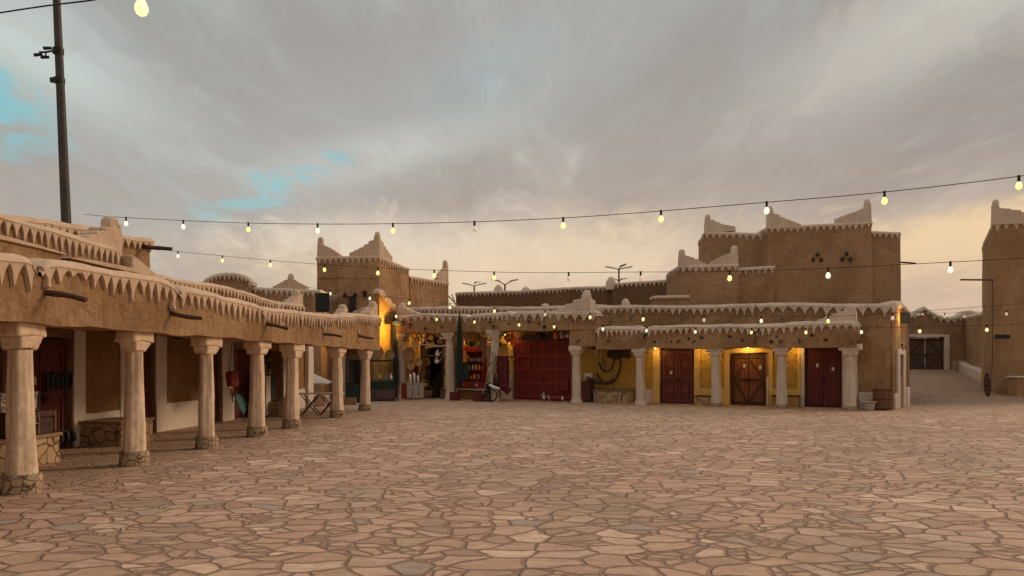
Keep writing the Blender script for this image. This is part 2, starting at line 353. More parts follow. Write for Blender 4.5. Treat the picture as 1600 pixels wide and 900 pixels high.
def piece(fn):
    def g(s, *a, **k):
        if s.depth == 0: s.marks.append((len(s.v), len(s.f)))
        s.depth += 1
        try: return fn(s, *a, **k)
        finally: s.depth -= 1
    return g
class MB:
    def __init__(s): s.v = []; s.f = []; s.marks = []; s.depth = 0
    def add(s, vs, fs):
        n = len(s.v); s.v += [Vector(p) for p in vs]; s.f += [tuple(i + n for i in f) for f in fs]; return n
    @piece
    def box(s, x0, x1, y0, y1, z0, z1):
        s.add([(x0,y0,z0),(x1,y0,z0),(x1,y1,z0),(x0,y1,z0),(x0,y0,z1),(x1,y0,z1),(x1,y1,z1),(x0,y1,z1)],
              [(0,3,2,1),(4,5,6,7),(0,1,5,4),(1,2,6,5),(2,3,7,6),(3,0,4,7)]); return s
    @piece
    def cbox(s, c, size, rz=0.0, rx=0.0, ry=0.0, top=1.0):
        m = Matrix.Translation(Vector(c)) @ Matrix.Rotation(rz, 4, 'Z') @ Matrix.Rotation(rx, 4, 'X') @ Matrix.Rotation(ry, 4, 'Y')
        hx, hy, hz = [k / 2 for k in size]
        vs = [m @ Vector((sx*hx*k, sy*hy*k, sz*hz)) for sz, k in ((-1, 1), (1, top)) for sx, sy in ((-1,-1),(1,-1),(1,1),(-1,1))]
        s.add(vs, [(0,3,2,1),(4,5,6,7),(0,1,5,4),(1,2,6,5),(2,3,7,6),(3,0,4,7)]); return s
    @piece
    def tube(s, pts, r, n=8, caps=True):
        pts = [Vector(p) for p in pts]; rs = r if isinstance(r, (list, tuple)) else [r] * len(pts)
        base = len(s.v); up = None
        for i, p in enumerate(pts):
            d = (pts[min(i+1, len(pts)-1)] - pts[max(i-1, 0)]).normalized()
            if up is None: up = Vector((0,0,1)) if abs(d.z) < .9 else Vector((1,0,0))
            a = d.cross(up)
            if a.length < 1e-4: a = d.cross(Vector((0,1,0)))
            a.normalize(); bb = a.cross(d).normalized()
            for k in range(n):
                t = 2*math.pi*k/n; s.v.append(p + (a*math.cos(t) + bb*math.sin(t)) * rs[i])
        for i in range(len(pts)-1):
            for k in range(n):
                a0 = base+i*n+k; a1 = base+i*n+(k+1)%n; s.f.append((a0, a1, a1+n, a0+n))
        if caps:
            s.f.append(tuple(base+k for k in range(n))[::-1]); s.f.append(tuple(base+(len(pts)-1)*n+k for k in range(n)))
        return s
    @piece
    def lathe(s, prof, c=(0,0,0), n=20, sq=None, sx=1, sy=1):
        base = len(s.v); c = Vector(c)
        for r, z in prof:
            for k in range(n):
                t = 2*math.pi*k/n; s.v.append(c + Vector((r*sx*math.cos(t), r*sy*math.sin(t), z)))
        for i in range(len(prof)-1):
            for k in range(n):
                a0 = base+i*n+k; a1 = base+i*n+(k+1)%n; s.f.append((a0, a1, a1+n, a0+n))
        s.f.append(tuple(base+k for k in range(n))[::-1]); s.f.append(tuple(base+(len(prof)-1)*n+k for k in range(n)))
        return s
    @piece
    def ball(s, c, r, n=10, m=6, sz=1.0):
        prof = [(max(.001, r*math.sin(math.pi*i/m)), -r*sz*math.cos(math.pi*i/m)) for i in range(m+1)]
        return s.lathe(prof, c, n)
    @piece
    def prism(s, poly, o, u, w, th):
        """polygon (a,b) in the plane through o spanned by u and Z, extruded th along w (centred)"""
        o, u, w = Vector(o), Vector(u), Vector(w); n = len(poly); Z = Vector((0,0,1))
        vs = [o + u*a + Z*b - w*th/2 for a, b in poly] + [o + u*a + Z*b + w*th/2 for a, b in poly]
        s.add(vs, [tuple(range(n))[::-1], tuple(range(n, 2*n))] + [(i, (i+1) % n, n+(i+1) % n, n+i) for i in range(n)]); return s
    @piece
    def slab(s, x0, x1, y0, y1, zb, zt, step=.3):
        """finely divided wall piece; zb, zt may be functions of x, so may y0, y1"""
        fn = lambda a: a if callable(a) else (lambda x, a=a: a)
        zb, zt, y0, y1 = fn(zb), fn(zt), fn(y0), fn(y1)
        nx = max(1, round((x1-x0)/step)); hz = zt((x0+x1)/2) - zb((x0+x1)/2)
        nz = max(1, round(hz/step)); ny = max(1, round((y1(x0)-y0(x0))/step))
        idx = {}
        def V(i, j, k):
            key = (i, j, k)
            if key not in idx:
                x = x0 + (x1-x0)*i/nx; a, b = y0(x), y1(x); z0_, z1_ = zb(x), zt(x)
                s.v.append(Vector((x, a+(b-a)*j/ny, z0_+(z1_-z0_)*k/nz))); idx[key] = len(s.v)-1
            return idx[key]
        for i in range(nx):
            for k in range(nz):
                s.f.append((V(i,0,k), V(i+1,0,k), V(i+1,0,k+1), V(i,0,k+1))); s.f.append((V(i+1,ny,k), V(i,ny,k), V(i,ny,k+1), V(i+1,ny,k+1)))
            for j in range(ny):
                s.f.append((V(i,j,nz), V(i+1,j,nz), V(i+1,j+1,nz), V(i,j+1,nz))); s.f.append((V(i+1,j,0), V(i,j,0), V(i,j+1,0), V(i+1,j+1,0)))
        for j in range(ny):
            for k in range(nz):
                s.f.append((V(0,j+1,k), V(0,j,k), V(0,j,k+1), V(0,j+1,k+1))); s.f.append((V(nx,j,k), V(nx,j+1,k), V(nx,j+1,k+1), V(nx,j,k+1)))
        return s
    @piece
    def coping(s, pts, closed=False, side=1, th=.4, band=.13, pitch=.2, tooth=.22, rnd=(True, True), jit=.12, step=.14, swell=.03):
        """a lime-washed cap along a wall top with a fringe of hanging triangles on the outer face"""
        P = [Vector(p) for p in pts]
        if closed: P = P + [P[0]]
        L = [0.0]
        for a, b in zip(P, P[1:]): L.append(L[-1] + (b-a).length)
        T = L[-1]
        def at(t):
            for i in range(len(P)-1):
                if t <= L[i+1] + 1e-6:
                    d = P[i+1]-P[i]; f = (t-L[i])/max(1e-6, L[i+1]-L[i]); h = Vector((d.x, d.y, 0)).normalized()
                    return P[i] + d*f, Vector((h.y, -h.x, 0))*side
            d = P[-1]-P[-2]; h = Vector((d.x, d.y, 0)).normalized(); return P[-1].copy(), Vector((h.y, -h.x, 0))*side
        ts = []
        for i in range(len(P)-1):
            n = max(1, round((L[i+1]-L[i])/step)); ts += [L[i] + (L[i+1]-L[i])*k/n for k in range(n)]
        if not closed: ts.append(T)
        def drop(t):
            d = 0
            if not closed:
                for on, e in ((rnd[0], t), (rnd[1], T-t)):
                    if on and e < .28: d += (1 - math.sqrt(max(0, 1-(1-e/.28)**2))) * .16
            return d
        prof = [(.035, -band), (.055+swell*.4, -band*.55), (.045, -.02), (.0, .02+swell), (-th*.5, .045+swell), (-th, .02+swell), (-th-.045, -.03), (-th-.055, -band*.6), (-th-.03, -band)]
        m = len(prof); base = len(s.v)
        for q, t in enumerate(ts):
            p, o = at(t)
            if closed:   # mitre at the corners
                for i in range(len(P)-1):
                    if abs(t - L[i]) < 1e-6:
                        _, o2 = at((L[i]-1e-3) % T); o1 = o; bb = (o1+o2); bb.normalize(); o = bb / max(.4, bb.dot(o1)); break
            dz = drop(t); w = 1 + .25*noise.noise(p*1.9)
            for a, z in prof:
                s.v.append(p + o*a*w + Vector((0, 0, z*w - dz*(1 if z > -band*.9 else .35))))
        n = len(ts); rng = n if closed else n-1
        for i in range(rng):
            for k in range(m):
                a0 = base+i*m+k; a1 = base+i*m+(k+1) % m; b0 = base+((i+1) % n)*m+k; b1 = base+((i+1) % n)*m+(k+1) % m
                s.f.append((a0, b0, b1, a1) if side > 0 else (a0, a1, b1, b0))
        if not closed:
            s.f.append(tuple(base+k for k in range(m))); s.f.append(tuple(base+(n-1)*m+k for k in range(m))[::-1])
        for i in range(len(P)-1):
            seg = L[i+1]-L[i]; c = max(1, int(seg/pitch)); pw = seg/c
            for k in range(c):
                t = L[i]+(k+.5)*pw; p, o = at(t); d = Vector((-o.y, o.x, 0)).normalized()*side
                hw = pw*.5*(1-random.random()*jit*.9); th_ = tooth*(1+random.uniform(-jit, jit)*1.9)*(.45 if random.random() < .035 else 1); lean = random.uniform(-.12, .12)*pw
                dz = drop(t)*.6
                q = [p - d*hw + Vector((0,0,-band+.03-dz)), p + d*hw + Vector((0,0,-band+.03-dz)), p + d*lean + Vector((0,0,-band-th_-dz)),
                     p + d*(lean*.5-hw*.40) + Vector((0,0,-band-th_*.36-dz)), p + d*(lean*.5+hw*.40) + Vector((0,0,-band-th_*.36-dz))]
                fr = [q[0]+o*.052, q[3]+o*.048, q[2]+o*.036, q[4]+o*.048, q[1]+o*.052]; bk = [q[0]-o*.03, q[3]-o*.03, q[2]-o*.03, q[4]-o*.03, q[1]-o*.03]
                if side > 0: s.add(fr+bk, [(0,1,2,3,4), (0,5,6,1), (1,6,7,2), (2,7,8,3), (3,8,9,4)])
                else: s.add(fr+bk, [(4,3,2,1,0), (1,6,5,0), (2,7,6,1), (3,8,7,2), (4,9,8,3)])
        return s
    @piece
    def horn(s, p, dirs, h=1.0, L=.9, th=.3, steps=4, fr=.14):
        """stepped corner pinnacle ending in a rounded finger"""
        p = Vector(p); Z = Vector((0, 0, 1))
        for di, d in enumerate(dirs):
            d = Vector((d[0], d[1], 0)).normalized(); w = Vector((-d.y, d.x, 0))
            poly = [(-fr*.9, -.06), (L, -.06), (L, .05*h)]
            for i in range(steps):
                x1 = L - (L-fr)*i/steps; x0 = L - (L-fr)*(i+1)/steps; z = h*(.14 + .50*((i+.6)/steps)**1.1)*(1+.05*math.sin(i*5+L*9))
                poly += [(x1-.005, z-.03), (x1-.05, z), (x0+.04, z+.03*h), (x0, z+.035*h)]
            poly += [(-fr*.7, h*.80)]
            s.prism(poly, p+Z*(.004*di), d, w, th*(1-.05*di))
        s.lathe([(fr*1.25, -.05), (fr*1.15, h*.4), (fr*.98, h*.72), (fr*.92, h*.88), (fr*.7, h*.96), (fr*.3, h)], p, 12)
        return s
    def build(s, name, m, parent=None, smooth=40, w=None, loc=None, bevel=None, wsc=.55, split=False):
        if split and len(s.marks) > 1:
            obs = []; mk = s.marks + [(len(s.v), len(s.f))]
            for (v0, f0), (v1, f1) in zip(mk, mk[1:]):
                q = MB(); q.v = s.v[v0:v1]; q.f = [tuple(i-v0 for i in f) for f in s.f[f0:f1]]
                obs.append(q.build(name, m, parent, smooth, w, loc, bevel, wsc))
            return obs
        me = bpy.data.meshes.new(name)
        vs = [wob(p, w, wsc) for p in s.v] if w else s.v
        me.from_pydata([tuple(p) for p in vs], [], s.f); me.materials.append(mat(m)); 
        me.validate(clean_customdata=False)
        if smooth:
            me.polygons.foreach_set('use_smooth', [True]*len(me.polygons)); me.set_sharp_from_angle(angle=R(smooth))
        ob = bpy.data.objects.new(name, me); col.objects.link(ob)
        if parent: ob.parent = parent
        if loc: ob.location = loc
        if bevel:
            b = ob.modifiers.new('bevel', 'BEVEL'); b.width = bevel; b.segments = 2; b.limit_method = 'ANGLE'; b.angle_limit = R(35)
        return ob

def thing(name, label, cat, loc=(0,0,0), rz=0.0, group=None):
    o = bpy.data.objects.new(name, None); col.objects.link(o); o.location = loc; o.rotation_euler = (0, 0, rz)
    o['label'] = label; o['category'] = cat
    if group: o['group'] = group
    return o
def tag(o, label, cat, group=None, loc=None, rz=None):
    o['label'] = label; o['category'] = cat
    if group: o['group'] = group
    if loc is not None: o.location = loc
    if rz is not None: o.rotation_euler = (0, 0, rz)
    return o
def dup(o, parent=None, loc=None, rz=None, label=None):
    c = o.copy(); col.objects.link(c); c.parent = parent if parent else o.parent
    for ch in [k for k in bpy.data.objects if k.parent == o]: dup(ch, c)
    if loc is not None: c.location = loc
    if rz is not None: c.rotation_euler = (0, 0, rz)
    if label: c['label'] = label
    return c

class Frame:
    """a facade's own axes: s along it (to the right as seen from the square), o into the building"""
    def __init__(s, org, ang): s.o = Vector((org[0], org[1], 0)); s.a = ang; s.u = Vector((math.cos(ang), math.sin(ang), 0)); s.n = Vector((-math.sin(ang), math.cos(ang), 0))
    def S(s, px, o):
        k = (px-800)/F; b = s.o + s.n*o
        return (k*b.y - b.x)/(s.u.x - k*s.u.y)
    def W(s, a, o, z=0.0): p = s.o + s.u*a + s.n*o; return Vector((p.x, p.y, z))
    def Z(s, px, py, o): d = s.W(s.S(px, o), o).y; return CH - (py-HZ)/F*d
def P(px, py, d): return Vector(((px-800)/F*d, d, CH - (py-HZ)/F*d))

# ------------------------------------------------------------------ ground
def ramp_z(x, y):
    a = min(1, max(0, (x-9)/5)); a = a*a*(3-2*a)
    yy = min(max(0, y-33), 21)
    return a*yy*yy*.0031
def ground():
    def axis(lo, hi, a, b, st):
        r = []; v = a
        while v <= b: r.append(v); v += st
        k = st
        v = b
        while v < hi: k *= 1.5; v = min(hi, v+k); r.append(v)
        k = st; v = a
        while v > lo: k *= 1.5; v = max(lo, v-k); r.insert(0, v)
        return r
    xs = axis(-2500, 2500, -24, 44, 1.0); ys = axis(-2500, 2500, -6, 64, 1.0)
    mb = MB()
    for y in ys:
        for x in xs:
            z = ramp_z(x, y) + .018*noise.noise(Vector((x*.35, y*.35, 0)))
            mb.v.append(Vector((x, y, z)))
    n = len(xs)
    for j in range(len(ys)-1):
        for i in range(n-1): mb.f.append((j*n+i, j*n+i+1, (j+1)*n+i+1, (j+1)*n+i))
    g = mb.build('ground', 'flagstones', smooth=60); g['kind'] = 'structure'
ground()

# ------------------------------------------------------------------ columns
def column(parent, x, y, ztop, r0=.235, r1=.175, cl=.85, cw=.48, hcap=.34, base='rubble', m='lime_column', bh=.24, hb=1.0, seed=0):
    rn = random.Random(seed)
    zc = ztop - hcap
    c = thing('column', '', ''); del c['label']; del c['category']; c.parent = parent; c.location = (x, y, 0)
    sh = MB(); n = 36; lv = 26; lx, ly = rn.uniform(-.03, .03), rn.uniform(-.02, .02)
    prof = []
    for i in range(lv+1):
        f = i/lv; prof.append((r1 + (r0-r1)*(1-f)**1.25 + .003*math.sin(f*9+seed), bh - .02 + (zc+.03-bh)*f))
    sh.lathe(prof, (0, 0, 0), n)
    for q, v in enumerate(sh.v):
        a = math.atan2(v.y, v.x); fl = .010*math.sin(a*5+seed)+.006*math.sin(a*11+seed*2)+.022*noise.noise(Vector((math.cos(a)*1.2+seed*3, math.sin(a)*1.2, v.z*1.1+seed)))+.008*noise.noise(Vector((math.cos(a)*5, math.sin(a)*5+seed, v.z*4)))
        rr = math.hypot(v.x, v.y)+fl; v.x = rr*math.cos(a)+lx*v.z/2; v.y = rr*math.sin(a)+ly*v.z/2
    s = sh.build('shaft', m, c, smooth=60)
    cp = MB()
    def tier(z0, z1, a, b, k0=1.0, k1=1.0):
        nn = 4; ring = []
        for i in range(nn+1):
            f = i/nn; k = k0+(k1-k0)*f; z = z0+(z1-z0)*f; ring.append([(sx*a/2*k, sy*b/2*k, z) for sx, sy in ((-1,-1),(0,-1),(1,-1),(1,0),(1,1),(0,1),(-1,1),(-1,0))])
        vs = [p for r in ring for p in r]; fs = []
        for i in range(nn):
            for k in range(8): fs.append((i*8+k, i*8+(k+1) % 8, (i+1)*8+(k+1) % 8, (i+1)*8+k))
        fs.append(tuple(range(8))[::-1]); fs.append(tuple(nn*8+k for k in range(8))); cp.add(vs, fs)
    tier(zc, zc+hcap*.52, cl*.72, cw*.90, .80, 1.0)
    tier(zc+hcap*.50, ztop+.03, cl, cw, .97, 1.0)
    for v in cp.v: v.x += lx; v.y += ly
    for v in cp.v: v += noise.noise_vector(Vector((v.x*4+seed*7, v.y*4, v.z*4)))*.028
    o = cp.build('capital', m, c, w=.035, wsc=2.0, bevel=.028)
    if base:
        b = MB(); rb = r0+.05
        b.lathe([(rb*1.03, -.05), (rb*1.05, .05), (rb, bh*.55), (rb*.99, bh-.04), (rb*.94, bh)], (0, 0, 0), 24)
        b.build('base', base, c, w=.02, wsc=4)
    return c

# ------------------------------------------------------------------ doors
def door(parent, x0, x1, z1, y, style='plain', m='door_red', z0=.04, notes=0, lab=None, seed=0):
    rn = random.Random(seed+11); w = x1-x0; cx = (x0+x1)/2
    d = bpy.data.objects.new('door', None); col.objects.link(d); d.parent = parent; d.location = (cx, y, 0)
    if lab: d['label'] = lab
    for sg in (-1, 1):
        a, b = (-w/2, -.012) if sg < 0 else (.012, w/2)
        L = MB(); np_ = max(3, round((b-a)/.16)); pw = (b-a)/np_
        for i in range(np_): L.box(a+i*pw+.004, a+(i+1)*pw-.004, 0, .05, z0, z1-rn.uniform(0, .01))
        L.box(a, b, .025, .045, z0+.002, z1-.012)
        L.build('door_leaf', m, d, bevel=.006)
        T = MB(); hw = .05
        tm = {'diamond': 'wood_dark', 'big': 'door_red_rail', 'panel': 'maroon_rail'}.get(style, m)
        if style == 'diamond':
            for z in (z0+.06, (z0+z1)/2, z1-.1): T.box(a+.01, b-.01, -.028, -.002, z-hw, z+hw)
            T.box(a, a+.09, -.032, -.004, z0, z1) if sg < 0 else T.box(b-.09, b, -.032, -.004, z0, z1)
            zm = (z0+z1)/2; xo, xi = (a+.1, b-.04) if sg < 0 else (b-.1, a+.04)
            for za, zb_ in (((zm+.08), (z1-.16)), ((zm-.08), (z0+.14))):
                p0 = Vector((xo, -.02, za)); p1 = Vector((xi, -.02, zb_)); dd = p1-p0; an = math.atan2(dd.z, dd.x)
                T.cbox((p0+p1)/2, (dd.length, .03, .085), ry=-an)
        elif style == 'panel':
            for z in (z0+.07, z0+(z1-z0)*.48, z1-.09): T.box(a+.01, b-.01, -.026, -.002, z-.05, z+.05)
            T.box(a, a+.08, -.030, -.004, z0, z1); T.box(b-.08, b, -.030, -.004, z0, z1)
            for zc_ in (.25, .74):
                zz = z0+(z1-z0)*zc_; T.cbox(((a+b)/2, -.012, zz), ((b-a)*.42, .03, (z1-z0)*.12))
                for k in range(8):
                    t = k*math.pi/4; T.cbox(((a+b)/2+math.cos(t)*(b-a)*.24, -.01, zz+math.sin(t)*.26), (.03, .02, .16), ry=math.pi/2-t)
        elif style == 'big':
            for z in [z0+(z1-z0)*k for k in (.04, .27, .5, .72, .95)]: T.box(a+.01, b-.01, -.040, -.002, z-.055, z+.055)
            T.box((a+b)/2-.05, (a+b)/2+.05, -.036, -.003, z0+.05, z1-.05)
            T.box(a, a+.07, -.028, -.004, z0, z1); T.box(b-.07, b, -.028, -.004, z0, z1)
        else:
            for z in (z0+.1, z0+(z1-z0)*.5, z1-.12): T.box(a+.01, b-.01, -.026, -.002, z-.06, z+.06)
            T.box(a, a+.06, -.030, -.004, z0, z1); T.box(b-.06, b, -.030, -.004, z0, z1)
        T.build('door_rail', tm, d, bevel=.005)
        S = MB()
        for z in (z0+.1, z0+(z1-z0)*.5, z1-.12):
            for i in range(np_): S.ball((a+(i+.5)*pw, -.034, z), .016, 6, 4)
        S.build('door_stud', 'iron', d)
    H = MB(); H.box(-.03, .03, -.05, -.03, z0+.9, z0+1.12); H.tube([(-.16, -.055, z0+1.0), (.16, -.055, z0+1.0)], .014, 6)
    H.tube([(.05+.05*math.cos(k), -.07, z0+.93+.05*math.sin(k)) for k in [i*.7 for i in range(10)]], .009, 5)
    H.build('door_handle', 'iron', d)
    for i in range(notes):
        n = MB(); n.cbox((rn.uniform(.12, w/2-.12)*(1 if i else -.6), -.034, z0+1.4+rn.uniform(-.1, .25)), (.10, .006, .15)); n.build('notice', 'paper', d)
    fr = MB(); fr.box(-w/2-.07, -w/2-.004, -.05, .08, z0-.03, z1+.07); fr.box(w/2+.004, w/2+.07, -.05, .08, z0-.03, z1+.07); fr.box(-w/2, w/2, -.05, .08, z1+.004, z1+.07)
    fr.box(-w/2, w/2, -.08, .08, z0-.06, z0-.004)
    fr.build('door_frame', 'wood_dark' if style != 'big' else m, d, bevel=.006)
    return d

def spout(parent, x, y, z, L=.75, r=.05, m='wood_dark', yaw=0.0, dip=.10):
    o = MB(); n = 7; pts = []; rs = []
    for i in range(n):
        f = i/(n-1); pts.append((math.sin(yaw)*L*f + .012*math.sin(f*7+x), -math.cos(yaw)*L*f, -dip*f + .012*math.cos(f*5+x))); rs.append(r*(1.05-.2*f+.08*math.sin(f*11+x)))
    o.tube([(0, .25, .02)]+pts, [r]+rs, 9)
    return o.build('drain_spout', m, parent, loc=(x, y, z))

# ------------------------------------------------------------------ left arcade building
AR = Frame((-7.2, 0), math.atan2(1, .065))
A = thing('arcade_building', 'long low mud arcade on the left with thick tapering lime washed columns', 'building', (-7.2, 0, 0), AR.a)
ds = 1.0021
zb_f = lambda x: 2.25 + .012*math.sin(x*1.7) + .012*math.sin(x*4.1)
# height of the parapet along the arcade
keys = [(2, 3.02), (9.0, 3.03), (10.2, 3.10), (12.5, 3.15), (15, 3.08), (17.7, 3.02), (20, 3.10), (22.5, 3.20), (25, 3.38), (27.7, 3.52), (28.6, 3.54)]
def lerp_keys(x, ks):
    if x <= ks[0][0]: return ks[0][1]
    for (a, va), (b, vb) in zip(ks, ks[1:]):
        if x <= b: f = (x-a)/(b-a); return va+(vb-va)*f
    return ks[-1][1]
zt_f = lambda x: lerp_keys(x, keys)
joints = [2.0, 6.1, 9.75, 13.3, 17.0, 19.5, 23.0, 28.35]
MB().slab(2.0, 28.3, -.30, .28, zb_f, lambda x: zt_f(x)-.07, .16).build('fascia', 'mud', A, w=.035, wsc=1.1)
cp = MB()
for a, b in zip(joints, joints[1:]):
    n = max(2, round((b-a)/.5)); cp.coping([(a+.04+(b-a-.08)*i/n, -.31, zt_f(a+(b-a)*i/n)+.0) for i in range(n+1)], side=1, th=.52, band=.10, pitch=.185, tooth=.26, swell=.02, jit=.18)
cp.build('coping', 'lime', A, w=.035, wsc=1.1, smooth=50, split=True)
for i, d in enumerate([4.6, 7.2, 9.85, 12.45, 15.0, 17.5, 19.75, 23.8, 27.2]): column(A, d*ds, 0, 2.25, seed=i+1, r0=[.2,.2,.192,.180,.168,.188,.192,.185,.19][i], r1=[.15,.15,.142,.134,.124,.146,.142,.15,.145][i], cl=[.6,.6,.52,.60,.64,.66,.74,.7,.66][i], cw=[.4,.4,.36,.34,.36,.44,.46,.42,.40][i], hcap=[.34,.34,.36,.33,.34,.31,.38,.33,.35][i])
nub = MB()
for d, z in ((6.2, 2.66), (9.89, 2.68), (13.08, 2.62), (17.26, 2.66), (21.5, 2.62), (25.2, 2.70)):
    spout(A, d*ds, -.25, z, yaw=.12, L=.58, r=.042); nub.prism([(-.04, 0), (.05, 0), (.02, .13), (-.02, .15)], (d, -.34, z+.05), (1,0,0), (0,1,0), .10)
nub.build('spout_stub', 'lime', A, w=.03, wsc=2, bevel=.02, split=True)
# ceiling and roof
MB().slab(2.0, 28.3, .29, 2.88, lambda x: 2.52, lambda x: 2.9, .6).build('roof', 'mud', A, w=.04)
bm_ = MB()
for i in range(58): bm_.tube([(2.3+i*.45, .30, 2.46), (2.3+i*.45, 2.88, 2.47)], .055, 7)
bm_.build('ceiling_beam', 'wood_dark', A, split=True)
# rear wall with recessed doors; s positions come from where the jambs stand
WY = 2.9
def D(px): return AR.S(px, WY)
doors_l = [(5.0, 6.9, 2.2, 'plain'), (D(-60), D(5), 2.2, 'plain'), (D(35), D(112), 2.25, 'plain'), (D(196), D(241), 2.22, 'plain'), (D(329), D(345), 2.2, 'plain'), (D(366), D(398), 2.2, 'plain')]
wall = MB(); x = 2.0
for (a, b, h, st) in doors_l:
    wall.slab(x, a-.002, WY, WY+.45, 0, lambda x: 2.6, .35)
    wall.slab(a, b, WY, WY+.45, lambda x, h=h: h, lambda x: 2.6, .35)
    x = b+.002
OP = (D(402), D(441))
wall.slab(x, OP[0], WY, WY+.45, 0, lambda x: 2.6, .35); wall.slab(OP[0]+.002, OP[1], WY, WY+.45, lambda x: 2.2, lambda x: 2.6, .35)
wall.slab(OP[1]+.002, 29.4, WY, WY+.45, 0, lambda x: 2.6, .35)
wall.build('rear_wall', 'panel_mud', A, w=.03)
iw = MB()   # inside of the open shop
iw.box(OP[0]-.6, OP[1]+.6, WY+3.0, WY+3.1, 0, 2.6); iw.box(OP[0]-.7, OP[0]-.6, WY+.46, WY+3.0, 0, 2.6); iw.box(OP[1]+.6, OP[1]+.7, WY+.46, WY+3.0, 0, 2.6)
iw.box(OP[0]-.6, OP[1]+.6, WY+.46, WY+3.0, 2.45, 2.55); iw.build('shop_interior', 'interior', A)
for i, (a, b, h, st) in enumerate(doors_l):
    door(A, a+.08, b-.08, h-.10, WY+.14, st, 'door_red_dark', notes=2 if i in (2, 3) else 0, seed=i)
# white frames: pilasters and dado
fr = MB()
def pil(a, b, z0=0, z1=2.5, t=.05): fr.slab(a, b, WY-t, WY-.002, z0, z1, .3)
pil(D(113), D(131), 0); pil(D(186), D(195), 0); pil(D(131)+.01, D(186)-.01, .50, .66, .04)
pil(D(242), D(258)); pil(D(258)+.01, D(327)-.01, 0, .72, .045); pil(D(321), D(328), .73); pil(D(346), D(357)); pil(D(357)+.01, D(365)-.01, 0, .72, .04)
pil(D(8), D(30)); pil(D(399), D(401)); pil(D(441)+.02, D(446)); pil(D(476), D(484), 0, 2.5, .16)
pil(D(446)+.02, D(475)-.01, 0, .75, .06)
fr.build('plaster_frame', 'plaster_white', A, w=.02, wsc=1.5, bevel=.012, split=True)
# masonry benches against the rear wall
def bench(a, b, y0, y1, h, lab):
    o = MB(); o.slab(a, b, y0, y1, -.03, h-.05, .25); ob = o.build('stone_bench', 'rubble_big', A, w=.02, bevel=.02); ob['label'] = lab
    MB().slab(a-.03, b+.03, y0-.03, y1, h-.048, h+.01, .3).build('bench_slab', 'wood_pale', ob, w=.01, bevel=.012)
bench(11.0, 12.9, 1.60, WY-.02, .50, 'stone faced bench holding the two trunks')
bench(15.25, 16.45, 1.95, WY-.02, .51, 'empty stone faced bench beside the white framed niche')
# upper storey wall above the rear wall, two pieces of different height
up = MB()
up.slab(2.0, 16.9, 2.95, 3.45, 2.62, lambda x: 4.40 - (x-10)*.018, .35); up.slab(16.92, 29.2, 2.98, 3.42, 2.62, lambda x: 3.92+.06*math.sin(x*.9), .35)
up.build('upper_wall', 'mud', A, w=.04, wsc=.7, split=True)
uc = MB()
uc.coping([(2+14.8*i/14, 2.94, 4.46-(2+14.8*i/14-10)*.018) for i in range(15)], side=1, th=.5, band=.10, pitch=.21, tooth=.30, swell=.02)
for a, b in ((16.95, 18.5), (18.55, 26.2), (26.25, 29.2)):
    uc.coping([(a+(b-a)*i/8, 2.96, 4.0+.06*math.sin((a+(b-a)*i/8)*.9)) for i in range(9)], side=1, th=.46, band=.09, pitch=.22, tooth=.24, swell=.02)
uc.build('upper_coping', 'lime', A, w=.04, wsc=.7, split=True)
hr = MB()
hr.horn((16.75, 3.15, 4.26), [(-1, 0), (0, 1)], .86, 1.35, .42, 4, .20)
hr.horn((29.0, 3.2, 3.9), [(-1, 0)], .75, 1.3, .4, 4, .16)
hr.horn((27.9, -.1, 3.5), [(-1, 0), (0, 1)], .62, .95, .36, 3, .17); hr.horn((25.0, .18, 3.35), [(-1, 0)], .42, .5, .3, 2, .14)
hr.build('pinnacle', 'lime', A, w=.05, wsc=.9, bevel=.03, split=True)
# sloping buttress that comes down from the upper pinnacle
MB().prism([(0, 0), (2.1, -.62), (2.1, -.9), (0, -.9)], (16.95, 2.86, 4.25), (1,0,0), (0,1,0), .3).build('sloping_cap', 'lime', A, w=.03, bevel=.04)
# low roof kerbs with rounded white caps
for a, b, z in ((8.0, 12.75, 3.66), (13.0, 15.9, 3.62)):
    k = MB().slab(a, b, 1.5, 1.92, 2.88, z-.04, .3).build('roof_kerb', 'mud', A, w=.05)
    c = MB().slab(a-.05, b+.08, 1.44, 1.98, z-.038, lambda x, z=z, a=a, b=b: z+.045-.06*abs((x-a)/(b-a)-.5)**2*4, .2); c.build('kerb_cap', 'lime', k, w=.035, bevel=.03)
# roof room behind
rr_ = MB(); rr_.slab(15.0, 20.6, 4.4, 8.2, 2.9, lambda x: 4.68+.082*(x-15), .4); rr_.build('roof_room', 'mud', A, w=.08)
rc = MB(); rc.coping([(15.0, 8.2, 4.75), (15.0, 4.38, 4.78), (17.5, 4.38, 5.02), (20.6, 4.38, 5.24), (20.6, 8.2, 5.22)], side=1, th=.4, band=.10, pitch=.25, tooth=.24, rnd=(0, 0), swell=.03); rc.build('roof_room_coping', 'lime', A, w=.08, wsc=.7)
spout(A, 20.2, 4.45, 5.0, .9, .06)
# body of the building behind, roof deck
MB().slab(2.0, 29.2, 3.46, 11.5, 0, 2.95, 1.5).build('shop_block', 'mud', A, w=.05)

